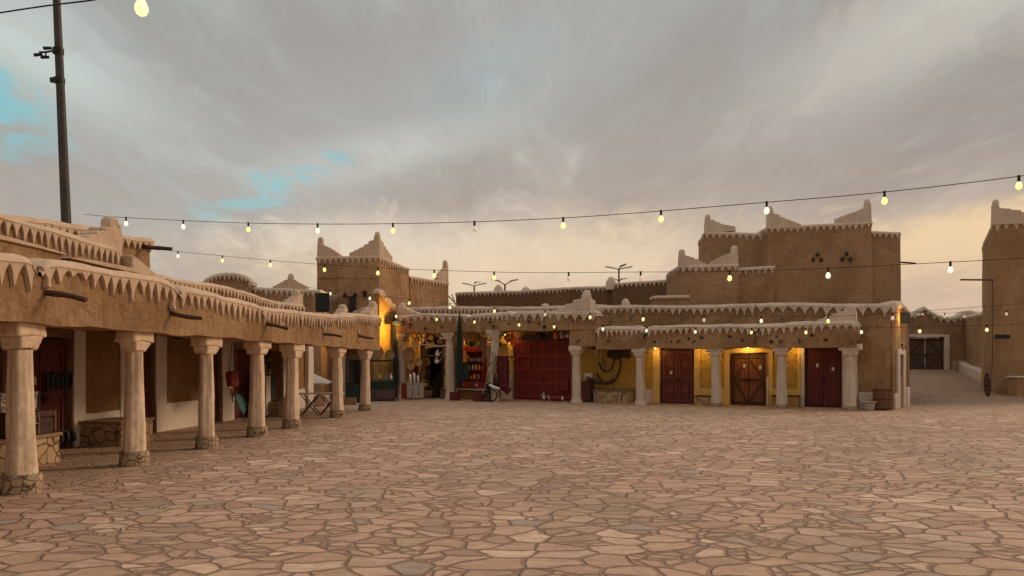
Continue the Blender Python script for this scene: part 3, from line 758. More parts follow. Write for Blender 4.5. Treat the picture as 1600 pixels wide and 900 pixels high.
# ------------------------------------------------------------------ towers and far walls
def inset(poly, k):
    c = sum((Vector((p[0], p[1])) for p in poly), Vector((0, 0)))/len(poly); return [tuple(c+(Vector((p[0], p[1]))-c)*k) for p in poly]
def block(parent, corners, z0, zt, taper=.03, m='mud_far', mc='lime_market', band=.10, pitch=.26, tooth=.25, horns=(), w=.045, parts=('wall', 'coping', 'pinnacle'), th=.42, hth=.34, teeth=True):
    """corners counter-clockwise seen from above, zt a number or one height per corner; walls batter inwards"""
    n = len(corners); zts = zt if isinstance(zt, (list, tuple)) else [zt]*n
    c = sum((Vector((p[0], p[1])) for p in corners), Vector((0, 0)))/n
    per = []
    for i in range(n):
        a, b = Vector(corners[i]), Vector(corners[(i+1) % n]); k = max(1, round((b-a).length/.45))
        for j in range(k): f = j/k; per.append(((a+(b-a)*f), zts[i]+(zts[(i+1) % n]-zts[i])*f))
    mb = MB(); N = len(per); H = max(zts)-z0; lv = max(2, round(H/.5))
    for l in range(lv+1):
        f = l/lv
        for p, zt_ in per:
            k = 1+taper*(1-f)**1.2; q = c+(p-c)*k; mb.v.append(Vector((q.x, q.y, z0+(zt_-.08-z0)*f)))
    for l in range(lv):
        for i in range(N): mb.f.append((l*N+i, l*N+(i+1) % N, (l+1)*N+(i+1) % N, (l+1)*N+i))
    mb.f.append(tuple(lv*N+i for i in range(N)))
    mb.build(parts[0], m, parent, w=w, wsc=.4, smooth=50)
    if teeth:
        cb = MB(); cb.coping([(corners[i][0], corners[i][1], zts[i]) for i in range(n)], closed=True, side=1, th=th, band=band, pitch=pitch, tooth=tooth, swell=.02, step=.3)
        cb.build(parts[1], mc, parent, w=w, wsc=.4)
    if horns:
        hb = MB()
        for (ci, h, L, dirs) in horns:
            p = Vector(corners[ci]); q = p+(c-p).normalized()*.22; dd = []
            for s_ in dirs:
                o = Vector(corners[(ci+s_) % n]); dd.append(((o-p).x, (o-p).y))
            hb.horn((q.x, q.y, zts[ci]-.02), dd, h, L, hth, 5, .17)
        hb.build(parts[2], mc, parent, w=w*.7, wsc=.4, bevel=.03)

# tower left of centre
T1 = thing('mud_tower', 'square mud tower left of centre with stepped corner pinnacles and small triangular vents', 'tower')
tc = [(-10.34, 39.0), (-6.95, 38.4), (-5.88, 42.1), (-9.7, 43.4)]
block(T1, tc, -.2, [7.37, 7.37, 7.18, 7.2], .02, 'mud', 'lime', horns=[(0, 1.15, 1.15, (1,)), (1, 1.3, 1.5, (-1, 1))], pitch=.29, tooth=.28)
vt = MB()
def tri_hole(mb, px, py, d, w_, h_, n=(0, -1, 0)):
    p = P(px, py, d if d else 39.0-((px-800)/F*38.7+10.34)*.177); mb.prism([(-w_/2, 0), (w_/2, 0), (0, h_)], p, (1, 0, 0), (0, 1, 0), .17)
for px, py in ((523, 465), (539, 464), (555, 463)): tri_hole(vt, px, py, None, .27, .24)
vt.cbox(P(570, 459, 38.5), (.2, .2, .28)); vt.build('vent', 'goods_dark', T1, split=True)
wn = MB(); wn.cbox(P(550, 477, 38.58), (.38, .2, .95)); w_ = wn.build('window', 'wood_black', T1)
MB().cbox(P(545, 478, 38.47), (.10, .06, .9)).build('window_shutter', 'wood_grey', w_)
lg = MB(); lg.tube([P(496, 434, 38.95), P(540, 433.5, 38.72), P(588, 434.5, 38.42)], .03, 6); lg.build('string_course', 'mud', T1, split=True)
ws = MB(); ws.slab(-9.08, -8.65, 38.1, 38.5, -.05, 2.5, .3); ws.build('pillar', 'plaster_white', T1, w=.02)
wb = MB(); wb.box(-10.6, -6.9, 38.12, 38.9, 2.5, 2.75); wb.build('shop_lintel', 'mud', T1, bevel=.03)
# wall joined behind it, ending in a pinnacle
T2 = thing('mud_wall', 'pale toothed mud wall running back from the left tower, pinnacle on its far corner', 'wall')
block(T2, [(-5.84, 42.2), (-4.0, 46.3), (-5.9, 49), (-9.2, 43.6)], -.2, [6.73, 6.9, 6.9, 6.8], .012, 'mud', 'lime', horns=[(1, 1.4, 1.1, (-1,))], w=.05, pitch=.33)
# lamp-lit stub wall
T3 = thing('mud_wall', 'short stepped mud wall lit orange by a lamp beside the left tower', 'wall')
sw = Frame((-6.52, 36.25), math.atan2(1.75, .55))
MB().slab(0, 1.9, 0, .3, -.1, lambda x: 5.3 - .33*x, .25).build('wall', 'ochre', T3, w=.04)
cpp = MB(); cpp.coping([(-.05, -.01, 5.42), (.5, -.01, 5.3), (.7, -.01, 5.05), (1.2, -.01, 4.98), (1.4, -.01, 4.8), (1.85, -.01, 4.75)], side=1, th=.32, band=.16, pitch=.22, tooth=.2, swell=.05); cpp.build('coping', 'lime', T3, w=.04, split=True)
T3.location = (-6.52, 36.25, 0); T3.rotation_euler = (0, 0, sw.a)
# far left roofs
T4 = thing('domed_roof_house', 'distant mud house with a curved toothed parapet above the left arcade', 'house')
q = MB(); arch = lambda x: 5.65 + .50*max(0.0, math.sin(max(0, min(1, (x+15.1)/2.4))*math.pi))**.6
q.slab(-15.1, -12.75, 36, 36.6, -.1, lambda x: arch(x)-.05, .3).build('wall', 'mud_far', T4, w=.05)
q = MB(); q.coping([(-15.15+2.45*i/12, 35.97, arch(-15.15+2.45*i/12)+.04) for i in range(13)], side=1, th=.65, band=.13, pitch=.22, tooth=.2, rnd=(0, 0)); q.build('coping', 'lime_market', T4, w=.05, split=True)
T5 = thing('far_house', 'distant mud house with a low pinnacle between the arcade roof and the left tower', 'house')
block(T5, [(-12.7, 36.2), (-9.3, 35.8), (-9.2, 40), (-12.7, 40)], -.1, [5.45, 5.3, 5.3, 5.45], .01, horns=[], w=.05)
hb = MB(); hb.horn((-10.9, 36.3, 5.40), [(-1, 0), (.5, 0)], .80, .85, .4, 4, .15); hb.build('pinnacle', 'lime', T5, bevel=.03, split=True)
# long wall across the back
T6 = thing('long_wall', 'long shaded reddish mud wall across the back with a fine toothed top', 'wall')
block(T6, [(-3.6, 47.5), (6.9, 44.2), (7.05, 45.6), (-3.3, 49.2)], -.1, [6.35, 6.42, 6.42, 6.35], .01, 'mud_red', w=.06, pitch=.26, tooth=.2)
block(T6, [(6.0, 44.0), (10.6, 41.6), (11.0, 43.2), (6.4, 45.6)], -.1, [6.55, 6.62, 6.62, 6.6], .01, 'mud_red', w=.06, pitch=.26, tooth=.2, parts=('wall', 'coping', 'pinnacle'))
nb = MB()
for px, py, d, h in ((955, 440, 44.2, .3), (779, 452, 47.3, .3), (822, 453, 46.6, .2)):
    p = P(px, py, d); nb.lathe([(.35, -.5), (.3, .0), (.18, h*.7), (.06, h)], p, 10)
nb.build('finial', 'lime_market', T6, split=True)
# keep on the right
K = thing('mud_keep', 'tall mud fort right of centre with stepped pinnacles and two triangles of vents', 'fort')
block(K, [(10.5, 40.2), (13.2, 38.6), (14.0, 42.0), (10.9, 43)], -.1, [8.95, 8.55, 8.6, 8.9], .04, horns=[(0, 1.0, 1.5, (1,))], m='mud_far', pitch=.33)
block(K, [(13.0, 37.4), (18.55, 38.0), (18.7, 43), (13.4, 43)], -.1, [8.72, 9.05, 9.0, 8.8], .045, horns=[(0, 1.1, 1.6, (1,)), (1, 1.25, 1.7, (-1,))], m='mud_far', pitch=.33)
block(K, [(18.3, 38.9), (20.7, 39.2), (20.7, 43), (18.3, 43)], -.1, [8.75, 8.75, 8.7, 8.7], .03, m='mud_far', pitch=.33)
block(K, [(8.2, 36.0), (11.05, 36.0), (11.2, 39.6), (8.3, 39.6)], -.1, [6.55, 6.62, 6.6, 6.55], .02, m='mud_far', horns=[(0, .85, 1.2, (1,)), (1, .95, 1.2, (-1,))], pitch=.30)
block(K, [(11.1, 36.6), (13.1, 36.8), (13.1, 39), (11.2, 39)], -.1, [6.45, 6.62, 6.6, 6.45], .0, m='mud_far', pitch=.30)
vt = MB()
for cx, cy in ((1277, 406), (1322.5, 405)):
    for dx, dy in ((-6.5, 2), (0, -6), (6, 2)): 
        X_ = (cx+dx-800)/F*37.65; tri_hole(vt, cx+dx, cy+dy, 37.4+(X_-13)*.108-.04, .2, .2)
vt.build('vent', 'goods_dark', K, split=True)
sp_ = spout(K, 20.55, 39.3, P(0, 409, 39.3).z, 1.0, .05); sp_.rotation_euler = (0, 0, R(88))
zk = P(0, 463, 35).z; kb = MB().slab(6.7, 8.3, 34.6, 35.4, 3.5, zk-.16, .4).build('roof_kerb', 'mud_far', K); MB().slab(6.62, 8.38, 34.5, 35.5, zk-.158, zk, .3).build('kerb_cap', 'lime_market', kb, w=.03, bevel=.05)
# right hand tower
T7 = thing('corner_tower', 'tall mud tower at the right edge with one tall finger pinnacle', 'tower')
block(T7, [(25.9, 39.6), (33.0, 38.0), (34, 46), (28.3, 44.3)], -.1, [9.30, 9.5, 9.3, 8.75], .012, 'mud_alley', horns=[(0, 1.35, 2.6, (1,))], w=.05, pitch=.42, tooth=.36, hth=.5)
pl = MB(); pl.slab(26.0, 33, 37.9, 38.6, -.1, lambda x: 1.02, .4); ob = pl.build('stone_bench', 'mud_alley', T7, w=.05, bevel=.05)
MB().slab(25.95, 33, 37.85, 38.7, 1.022, 1.12, .4).build('bench_top', 'lime_market', ob, w=.05, bevel=.03)
cn = MB(); cn.tube([P(1551, 437, 39.4), P(1551.5, 500, 39.3), P(1550, 585, 39.2)], .016, 6); cn.build('cable_run', 'iron', T7)
nch = MB(); nch.cbox(P(1566, 526, 39.22), (.75, .12, .22)); nch.build('niche', 'goods_dark', T7, bevel=.02)
arm = MB(); arm.tube([P(1501, 437, 39.6), P(1552, 437.5, 39.5)], .05, 6)
tag(arm.build('projecting_pole', 'wood_grey'), 'thin horizontal pole sticking left out of the right edge tower', 'pole')
# alley end wall with gate
G = thing('alley_wall', 'mud wall closing the alley with a wide plank gate in a pale frame', 'wall', (P(1418, 570, 54).x, 54.2, 1.3), R(-2))
gw = F/54
def gx(px): return (px-1418)/gw
zl = lambda x: 3.92 + .16*math.sin(x*1.3)
gg = MB(); gg.slab(-2.0, gx(1421), 0, .6, -.4, zl, .4); gg.slab(gx(1421), gx(1476), 0, .6, 2.45, zl, .4); gg.slab(gx(1476)+.002, gx(1540), 0, .6, -.4, zl, .4); gg.build('wall', 'mud_far', G, w=.08)
gc = MB(); gc.coping([(-2+7.6*i/16, -.02, zl(-2+7.6*i/16)+.05 + .5*math.exp(-((-2+7.6*i/16-1.3)/.5)**2)+.45*math.exp(-((-2+7.6*i/16-4.4)/.6)**2)) for i in range(17)], side=1, th=.6, band=.2, pitch=.32, tooth=.25, rnd=(0, 0), swell=.06); gc.build('coping', 'lime_market', G, w=.05, split=True)
gf = MB(); gf.slab(gx(1476), gx(1484), -.12, -.01, -.2, 2.6, .5); gf.slab(gx(1417), gx(1476)-.005, -.12, -.01, 2.44, 2.63, .5); gf.build('gate_frame', 'plaster_white', G, bevel=.02)
door(G, gx(1421)+.05, gx(1476)-.05, 2.36, .1, 'diamond', 'wood_grey', z0=.02)
gl = MB(); gl.slab(gx(1486), gx(1500), -.7, -.02, -.4, .62, .4); gl.build('stone_bench', 'mud_alley', G, bevel=.05, w=.05)
# curved wall on the right of the alley
C = thing('curved_wall', 'curved mud wall along the right of the alley with a low pale plinth', 'wall')
path = [(33.3, 54.1), (32.2, 51.5), (31.2, 48.5), (30.4, 45.5), (29.2, 43.0), (27.2, 41.4)]
def sweepwall(mb, path, off0, off1, zb, zt):
    P_ = [Vector((a, b, 0)) for a, b in path]; n = len(P_); rows = []
    for i, p in enumerate(P_):
        d = (P_[min(i+1, n-1)]-P_[max(i-1, 0)]).normalized(); o = Vector((d.y, -d.x, 0))
        rows.append([p+o*off0+Vector((0,0,zb(p))), p+o*off0+Vector((0,0,zt(p))), p+o*off1+Vector((0,0,zt(p))), p+o*off1+Vector((0,0,zb(p)))])
    b = len(mb.v); mb.v += [v for r in rows for v in r]
    for i in range(n-1):
        for k in range(4): a0 = b+i*4+k; a1 = b+i*4+(k+1) % 4; mb.f.append((a0, a0+4, a1+4, a1))
    mb.f += [(b, b+1, b+2, b+3), tuple(b+(n-1)*4+k for k in (3, 2, 1, 0))]
fine = []
for (a, b), (c_, d_) in zip(path, path[1:]):
    for k in range(5): fine.append((a+(c_-a)*k/5, b+(d_-b)*k/5))
fine.append(path[-1])
m_ = MB(); sweepwall(m_, fine, 0, -.5, lambda p: -.2, lambda p: 5.1-.0*p.y); m_.build('wall', 'mud_alley', C, w=.06)
m_ = MB(); m_.coping([(a, b, 5.15) for a, b in fine], side=1, th=.5, band=.15, pitch=.35, tooth=.1, swell=.05); m_.build('coping', 'lime_market', C, w=.06, split=True)
m_ = MB(); sweepwall(m_, fine, .55, .01, lambda p: -.2, lambda p: ramp_z(p.x, p.y)+.62); m_.build('plinth', 'lime_market', C, w=.06, bevel=.06)

# ------------------------------------------------------------------ market building
MK = Frame((-5.66, 37.6), -math.atan(.55))
M = thing('market_building', 'row of shops behind white columns across the square, red and brown doors', 'building', (-5.66, 37.6, 0), MK.a)
S = MK.S
LW = 1.55                                     # shop wall this far behind the columns
s930 = S(931, -.3); sEnd = S(1338, -.3)
zfl = lambda x: 4.10 - .012*x + .03*math.sin(x*1.1)
MB().slab(-.55, s930, -.28, .30, lambda x: 3.30+.03*math.sin(x*2)-.006*x, zfl, .3).build('fascia', 'mud', M, w=.06, wsc=.7)
zfr = lambda x: 3.22 - .004*(x-s930) + .02*math.sin(x*1.3)
MB().slab(s930+.004, sEnd, -.28, .30, lambda x: 2.40+.03*math.sin(x*1.5)-.004*(x-10), zfr, .3).build('fascia', 'mud', M, w=.05, wsc=.7)
MB().slab(S(889, -.3), s930-.02, -.22, .24, 2.52, 3.34, .3).build('pier', 'mud', M, w=.03)
cp = MB()
for a, b, zf in ((S(621, -.3), S(733, -.3), zfl), (S(734, -.3), S(802, -.3), zfl), (S(803, -.3), S(934, -.3), zfl), (s930+.05, S(1006, -.3), zfr), (S(1009, -.3), sEnd+.05, zfr)):
    n = 10; cp.coping([(a+(b-a)*i/n, -.30, zf(a+(b-a)*i/n)+.08) for i in range(n+1)], side=1, th=.55, band=.13, pitch=.25, tooth=.25, swell=.03, jit=.16)
cp.coping([(sEnd+.02, -.28, 3.27), (sEnd+.02, LW, 3.27)], side=1, th=.3, band=.16, pitch=.27, tooth=.24, rnd=(0, 0))
cp.build('coping', 'lime_market', M, w=.05, wsc=.8, split=True)
MB().slab(-.5, s930, .31, LW-.01, 3.45, 3.75, .6).build('porch_roof', 'mud', M, w=.03)
MB().slab(s930+.01, sEnd, .31, LW-.01, 2.62, 2.92, .6).build('porch_roof', 'mud', M, w=.03)
bm_ = MB()
for i in range(22): bm_.tube([(-.3+i*.42, .30, 3.40), (-.3+i*.42, LW, 3.40)], .05, 6)
bm_.build('ceiling_beam', 'wood_dark', M, split=True)
bm_ = MB()
for i in range(30):
    xx = s930+.2+i*.42
    if xx < sEnd-.1: bm_.tube([(xx, .30, 2.57), (xx, LW, 2.57)], .05, 6)
bm_.build('ceiling_beam', 'wood_dark', M, split=True)
MB().slab(sEnd-.32, sEnd-.01, .32, LW-.01, 0, .35, .3).build('porch_kerb', 'mud', M, w=.02)
for i, px in enumerate((627, 704, 773)): column(M, S(px, 0), 0, 3.34, .225, .19, .74, .5, .42, 'lime_market', 'lime_market', .16, seed=20+i)
for i, px in enumerate((901, 1001, 1119, 1221, 1328)): column(M, S(px, 0), 0, 2.52 if i == 0 else 2.44, .205+.01*(i > 3), .168, .64 if i < 4 else .8, .5, .40, 'lime_market' if i < 2 else 'rubble', 'lime_market', .16, seed=30+i)
# shop wall with openings
def W2(px): return S(px, LW)
ops = [(W2(662), W2(692), 2.6, None, ''), (W2(803), W2(893), 3.05, 'big', 'door_red'), (W2(1032), W2(1084), 2.42, 'panel', 'wood_maroon'),
       (W2(1141), W2(1197), 2.20, 'diamond', 'wood_door'), (W2(1258), W2(1315), 2.42, 'plain', 'door_red_dark')]
wtop = lambda x: 4.62 - .030*x + .03*math.sin(x*.8)
wall = MB(); x = -1.2
for (a, b, h, st, m) in ops:
    wall.slab(x, a, LW, LW+.5, -.05, wtop, .4); wall.slab(a+.002, b, LW, LW+.5, lambda x, h=h: h, wtop, .4); x = b+.002
xe = W2(1393)
wall.slab(x, xe, LW, LW+.5, -.05, wtop, .3); wall.build('shop_wall', 'mud', M, w=.045, wsc=.5)
for i, (a, b, h, st, m) in enumerate(ops):
    if st: door(M, a+.08, b-.08, h-.10, LW+.12, st, m, notes=2 if i in (3, 4) else (1 if i == 2 else 0), seed=40+i)
iw = MB(); a, b = ops[0][:2]
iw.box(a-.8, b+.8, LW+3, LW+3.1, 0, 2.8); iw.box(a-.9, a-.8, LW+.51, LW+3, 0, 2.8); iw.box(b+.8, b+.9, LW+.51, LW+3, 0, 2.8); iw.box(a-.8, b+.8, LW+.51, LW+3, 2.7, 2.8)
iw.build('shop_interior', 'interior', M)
# rear parapet
cc = MB()
for a, b in ((-1.2, 4.8), (4.85, 9.9), (9.95, 17.2), (17.25, xe)):
    n = 12; cc.coping([(a+(b-a)*i/n, LW-.02, wtop(a+(b-a)*i/n)+.08) for i in range(n+1)], side=1, th=.52, band=.13, pitch=.25, tooth=.26, swell=.03, jit=.2, rnd=(0, 0))
cc.build('rear_coping', 'lime_market', M, w=.045, wsc=.5, split=True)
# rounded corner and side wall to the alley
pe = MK.W(xe, LW); side_pts = []
side = MB(); SIDE = [(xe, LW)]
inv = lambda X, Y: ((Vector((X, Y, 0))-MK.o).dot(MK.u), (Vector((X, Y, 0))-MK.o).dot(MK.n))
xe_d = MK.W(xe, LW).y
for px, dd in ((1398, xe_d+.12), (1402.5, xe_d+.45), (1406, xe_d+.95), (1409, xe_d+1.6), (1411.5, xe_d+2.4), (1414, xe_d+3.4), (1416, xe_d+4.6), (1418, xe_d+6), (1419, xe_d+7.5), (1420, xe_d+9)):
    p_ = P(px, 570, dd); SIDE.append(inv(p_.x, p_.y))
n_ = len(SIDE)-1; ex, ey = SIDE[-1]
zs = lambda i: wtop(xe)+.22*math.sin(min(1, i/4)*math.pi/2)
b0 = len(side.v)
for i, (sx_, sy_) in enumerate(SIDE):
    for k in range(9):
        side.v.append(Vector((sx_+.05*(1-k/8), sy_, -.1+(zs(i)+.1)*k/8)))
for i in range(len(SIDE)-1):
    for k in range(8): side.f.append((b0+i*9+k, b0+(i+1)*9+k, b0+(i+1)*9+k+1, b0+i*9+k+1))
side.build('side_wall', 'mud', M, w=.04)
sc_ = MB(); sc_.coping([(a, b, zs(i)+.05) for i, (a, b) in enumerate(SIDE)], side=1, th=.5, band=.17, pitch=.5, tooth=.04, swell=.06); sc_.build('side_coping', 'lime_market', M, w=.04)
rf = MB(); rf.add([(-1.2, LW+.3, 3.9), (xe, LW+.3, 3.55), (ex-.3, ey, 3.55), (-1.2, 7, 3.9)], [(0, 1, 2, 3)]); rf.build('roof_deck', 'mud', M)
# bay frames: yellow lamplight put into the plaster colour, plus white ones
ye = MB()
def yp(p0, p1, z0, z1, t=.05, o=None): (o or ye).slab(W2(p0), W2(p1), LW-t, LW-.003, z0, z1, .3)
yp(1002, 1019.6, 0, .62, .04); yp(783, 801, 0, 1.3, .05); yp(894, 900, 0, 2.6, .05); yp(1251, 1257, 0, 2.5); yp(1198, 1201, 0, 1.2, .055)
ye.build('plaster_frame', 'plaster_white', M, w=.015, bevel=.01, split=True)
yl = MB()
for a in ((1020, 1031, 0, 2.5), (1085, 1094, 0, 2.5), (1131.8, 1140, 0, 2.20), (1201.3, 1208, 0, 2.20), (1245.9, 1250.6, 0, 2.5), (1094.3, 1131.5, 0, .72, .045), (1208.3, 1245.7, .45, .72, .045), (794, 802, 1.31, 3.1, .05)): yp(*a, o=yl)
yl.build('lamp_tint_frame', 'plaster_lamp_tint', M, w=.015, bevel=.01, split=True)
xa, xb = W2(1131.8), W2(1208); xm = (xa+xb)/2; hw_ = (xb-xa)/2
MB().slab(xa, xb, LW-.06, LW-.003, 2.204, lambda x: 2.27+.14*math.sqrt(max(0, 1-((x-xm)/hw_)**2)), .12).build('arched_surround', 'plaster_lamp_tint', M, bevel=.01)
oc = MB(); yp(960, 1019, .64, 2.45, .02, oc); yp(1094.6, 1131, .74, 2.45, .02, oc); yp(1209, 1245, .74, 2.45, .02, oc); yp(780, 793, 1.32, 3.1, .03, oc); yp(722, 770, .7, 3.2, .03, oc); yp(633, 660, .7, 3.2, .03, oc); yp(904, 958, .64, 2.45, .02, oc)
oc.build('niche_panel', 'ochre_paint', M, w=.01, split=True)
wf = MB(); yp(1316, 1340, 0, 2.4, .03, wf); wf.slab(W2(1342), W2(1364), LW-.25, LW-.01, -.03, .62, .3); wf.build('white_plinth', 'plaster_white', M, w=.03, bevel=.04)
for a, b, h, lab in ((927, 985, .50, 'long stone bench under the hanging wooden coil'), (1087, 1107, .34, 'short stone bench beside the maroon panelled door'), (1206, 1248, .42, 'ochre bench between the two right hand doors')):
    ob = MB().slab(S(a, LW-.5), S(b, LW-.5), LW-.55, LW-.06, -.03, h, .3).build('stone_bench', 'rubble_big' if a < 1200 else 'ochre', M, w=.02, bevel=.02); ob['label'] = lab
    MB().slab(S(a, LW-.5)-.03, S(b, LW-.5)+.03, LW-.58, LW-.07, h+.002, h+.05, .3).build('bench_slab', 'wood_dark' if a > 1050 else 'wood_pale', ob, bevel=.01)
hb = MB()
hb.horn((S(629, 0), 0, 4.14), [(1, 0), (0, 1)], .72, 1.25, .42, 4, .17); hb.horn((S(917, 0), -.02, 4.05), [(-1, 0), (0, 1)], .95, 1.35, .44, 3, .20)
hb.horn((sEnd-.22, 0, 3.26), [(-1, 0), (0, 1)], .72, 1.15, .42, 4, .16)
hb.build('pinnacle', 'lime_market', M, w=.04, wsc=.8, bevel=.03, split=True)
fb = MB()
for px, h in ((849, .18), (975, .34), (700, .12)): fb.lathe([(.2, -.05), (.19, h*.5), (.12, h*.85), (.03, h)], (W2(px), LW+.2, wtop(W2(px))+.1), 10)
fb.build('finial', 'lime_market', M, split=True)
for px in (905, 870, 1085, 1220, 1330, 1180, 1060, 1250): spout(M, S(px, -.3), -.25, (MK.Z(px, {905: 531, 870: 513, 1330: 534}.get(px, 532), -.3)), .32, .035)
# side door into the alley
sd = MB()
def SP(f, out=0.0):
    i = f*(len(SIDE)-1); k = min(len(SIDE)-2, int(i)); g = i-k; a, b = SIDE[k], SIDE[k+1]; return (a[0]+(b[0]-a[0])*g, a[1]+(b[1]-a[1])*g)
def side_panel(mb, f0, f1, z0, z1, t):
    a, b = Vector((*SP(f0), 0)), Vector((*SP(f1), 0)); d = (b-a).normalized(); n = Vector((d.y, -d.x, 0))
    a = a+n*.03; b = b+n*.03; vs = []
    for p in (a, b):
        for (o, z) in ((0, z0), (t, z0), (t, z1), (0, z1)): vs.append(p+n*o+Vector((0, 0, z)))
    mb.add(vs, [(0,1,2,3), (7,6,5,4), (0,4,5,1), (1,5,6,2), (2,6,7,3), (3,7,4,0)])
side_panel(sd, .12, .17, 0, 2.3, .10); side_panel(sd, .36, .42, 0, 2.3, .10); side_panel(sd, .17, .36, 2.1, 2.3, .10)
side_panel(sd, .44, .58, -.1, .75, .18); side_panel(sd, .02, .11, -.1, .6, .10)
sd.build('side_frame', 'plaster_white', M, bevel=.02, split=True)
sd = MB(); side_panel(sd, .172, .358, 0, 2.09, .03); sd.build('side_door', 'wood_dark', M)

# ------------------------------------------------------------------ lights under the porches (lit lamps in the photograph)
def lamp_at(name, loc, e, c=(1, .62, .18), r=.06):
    l = bpy.data.lights.new(name, 'POINT'); l.energy = e; l.color = c; l.shadow_soft_size = r
    o = bpy.data.objects.new(name, l); col.objects.link(o); o.location = loc; return o
def porch_lamp(px, o, z, e, label, zs_=1):
    p = MK.W(S(px, o), o, z)
    t_ = thing('porch_lamp', label, 'lamp', p, 0, 'lamps under the market porch')
    MB().lathe([(.03, .0), (.05, .02), (.05, .08), (.02, .12)], (0, 0, 0), 8).build('lamp_holder', 'iron', t_)
    MB().ball((0, 0, -.045), .045, 10, 6).build('bulb', 'lamp_glow', t_)
    l = lamp_at('porch_light', p + Vector((0, 0, -.16)), e); l.location = p + Vector((0, 0, -.16))
porch_lamp(1024, 1.05, 2.48, 10, 'small ceiling lamp left of the maroon panelled door')
porch_lamp(1098, 1.05, 2.48, 11, 'small ceiling lamp right of the maroon panelled door')
porch_lamp(1168, 1.12, 2.48, 17, 'small ceiling lamp above the cross braced door')
porch_lamp(1240, 1.10, 2.48, 9, 'small ceiling lamp left of the far right red door')
porch_lamp(646, .9, 3.25, 22, 'small ceiling lamp above the hanging baskets')
porch_lamp(735, .9, 3.25, 16, 'small ceiling lamp above the red shelf of jars')
porch_lamp(790, 1.2, 3.2, 10, 'small ceiling lamp beside the hanging maroon coat')

# wall lamps
def flood(name, label, loc, rz, s=(.34, .16, .26), tilt=0.0, m='black_plastic'):
    t_ = thing(name, label, 'lamp', loc, rz)
    MB().cbox((0, 0, 0), s, rx=tilt).build('housing', m, t_, bevel=.02)
    MB().cbox((0, -s[1]*.55, 0), (s[0]*.8, .012, s[2]*.8), rx=tilt).build('lens', 'dark_glass', t_)
    MB().tube([(0, s[1]*.5, 0), (0, s[1]*.5+.12, .04)], .02, 6).build('bracket', 'iron', t_)
    return t_
pl_ = P(622, 505, 36.6)
flood('wall_floodlight', 'dark floodlight on the market corner lighting the orange wall', pl_, R(20), (.6, .3, .22))
ol = bpy.data.lights.new('orange_wall_light', 'SPOT'); ol.energy = 420; ol.color = (1, .52, .09); ol.spot_size = R(125); ol.spot_blend = .9; ol.shadow_soft_size = .1
olo = bpy.data.objects.new('orange_wall_light', ol); col.objects.link(olo); olo.location = (-5.35, 36.0, 3.55); olo.rotation_euler = Vector((.93, -.36, -.05)).to_track_quat('Z', 'Y').to_euler()
cl_ = P(1412, 497, 30.5)
flood('alley_floodlight', 'square black floodlight on the rounded market corner by the alley', P(1414, 497, 29.6), R(-10), (.36, .2, .42))
lamp_at('alley_light', P(1409, 496, 28.9)+Vector((.1, -.05, 0)), 22, (1, .62, .16), .08)
flood('arcade_floodlight', 'small black floodlight under the arcade beam by the second column', AR.W(15.0, .5, 2.3), AR.a+R(180), (.3, .2, .16))
flood('arcade_floodlight', 'small black floodlight under the arcade beam near the folding table', AR.W(20.8, .5, 2.32), AR.a+R(180), (.3, .2, .12))
# speaker standing on the arcade roof
sp = thing('loudspeaker', 'black loudspeaker cabinet standing on the arcade roof in front of the tower', 'loudspeaker', P(500, 486, 27.5)+Vector((0, .4, 0)), R(12))
MB().add([], []) if False else None
q = MB(); q.add([(-.26,-.2,0),(.26,-.2,0),(.2,.2,0),(-.2,.2,0),(-.26,-.2,.70),(.26,-.2,.70),(.2,.2,.70),(-.2,.2,.70)], [(0,3,2,1),(4,5,6,7),(0,1,5,4),(1,2,6,5),(2,3,7,6),(3,0,4,7)])
q.build('cabinet', 'black_plastic', sp, bevel=.02)
MB().box(-.22, .22, -.222, -.204, .05, .65).build('grille', 'speaker_grille', sp); MB().tube([(0, 0, -.5), (0, 0, 0)], .03, 8).build('stand', 'iron', sp)

# ------------------------------------------------------------------ mast with cameras, far street lamps
p0 = P(103, 345, 26); p1 = P(86, -40, 26); p0.z = 0
dirm = (P(86, -40, 26)-P(103, 345, 26)); base = P(103, 345, 26) - dirm*((P(103, 345, 26).z)/dirm.z)
mast = thing('lamp_mast', 'tall dark steel mast rising behind the left arcade', 'mast', base)
top = P(86, -60, 26) - base
MB().tube([Vector((0, 0, 0)), top*.4, top*.7, top], [.20, .165, .14, .118], 16).build('pole', 'pole_metal', mast)
def rel(px, py, d=26): return P(px, py, d)-base
cl = MB(); c1 = rel(91, 80); cl.tube([c1+Vector((0,0,-.1)), c1+Vector((0,0,.1))], .18, 14); c2 = rel(92.5, 126); cl.tube([c2+Vector((0,0,-.09)), c2+Vector((0,0,.09))], .185, 14); cl.cbox(c2+Vector((-.2, -.05, 0)), (.14, .12, .16))
cl.build('clamp', 'iron', mast, split=True)
ca = MB(); ca.tube([c1+Vector((-.15, 0, .02)), c1+Vector((-.4, -.05, -.05)), c1+Vector((-.62, -.08, -.07))], .035, 7); ca.tube([c1+Vector((-.4, -.05, -.05)), c1+Vector((-.42, -.05, -.2))], .025, 6)
br = ca.build('camera_bracket', 'iron', mast)
for dx, dz, tl in ((-.66, -.16, .5), (-.42, -.26, 0), (-.33, .06, .1)):
    cb = MB(); cb.tube([c1+Vector((dx+.13, -.05, dz+.03)), c1+Vector((dx-.12, -.12, dz-.05*tl))], [.05, .062], 9); cb.build('security_camera', 'iron', mast)

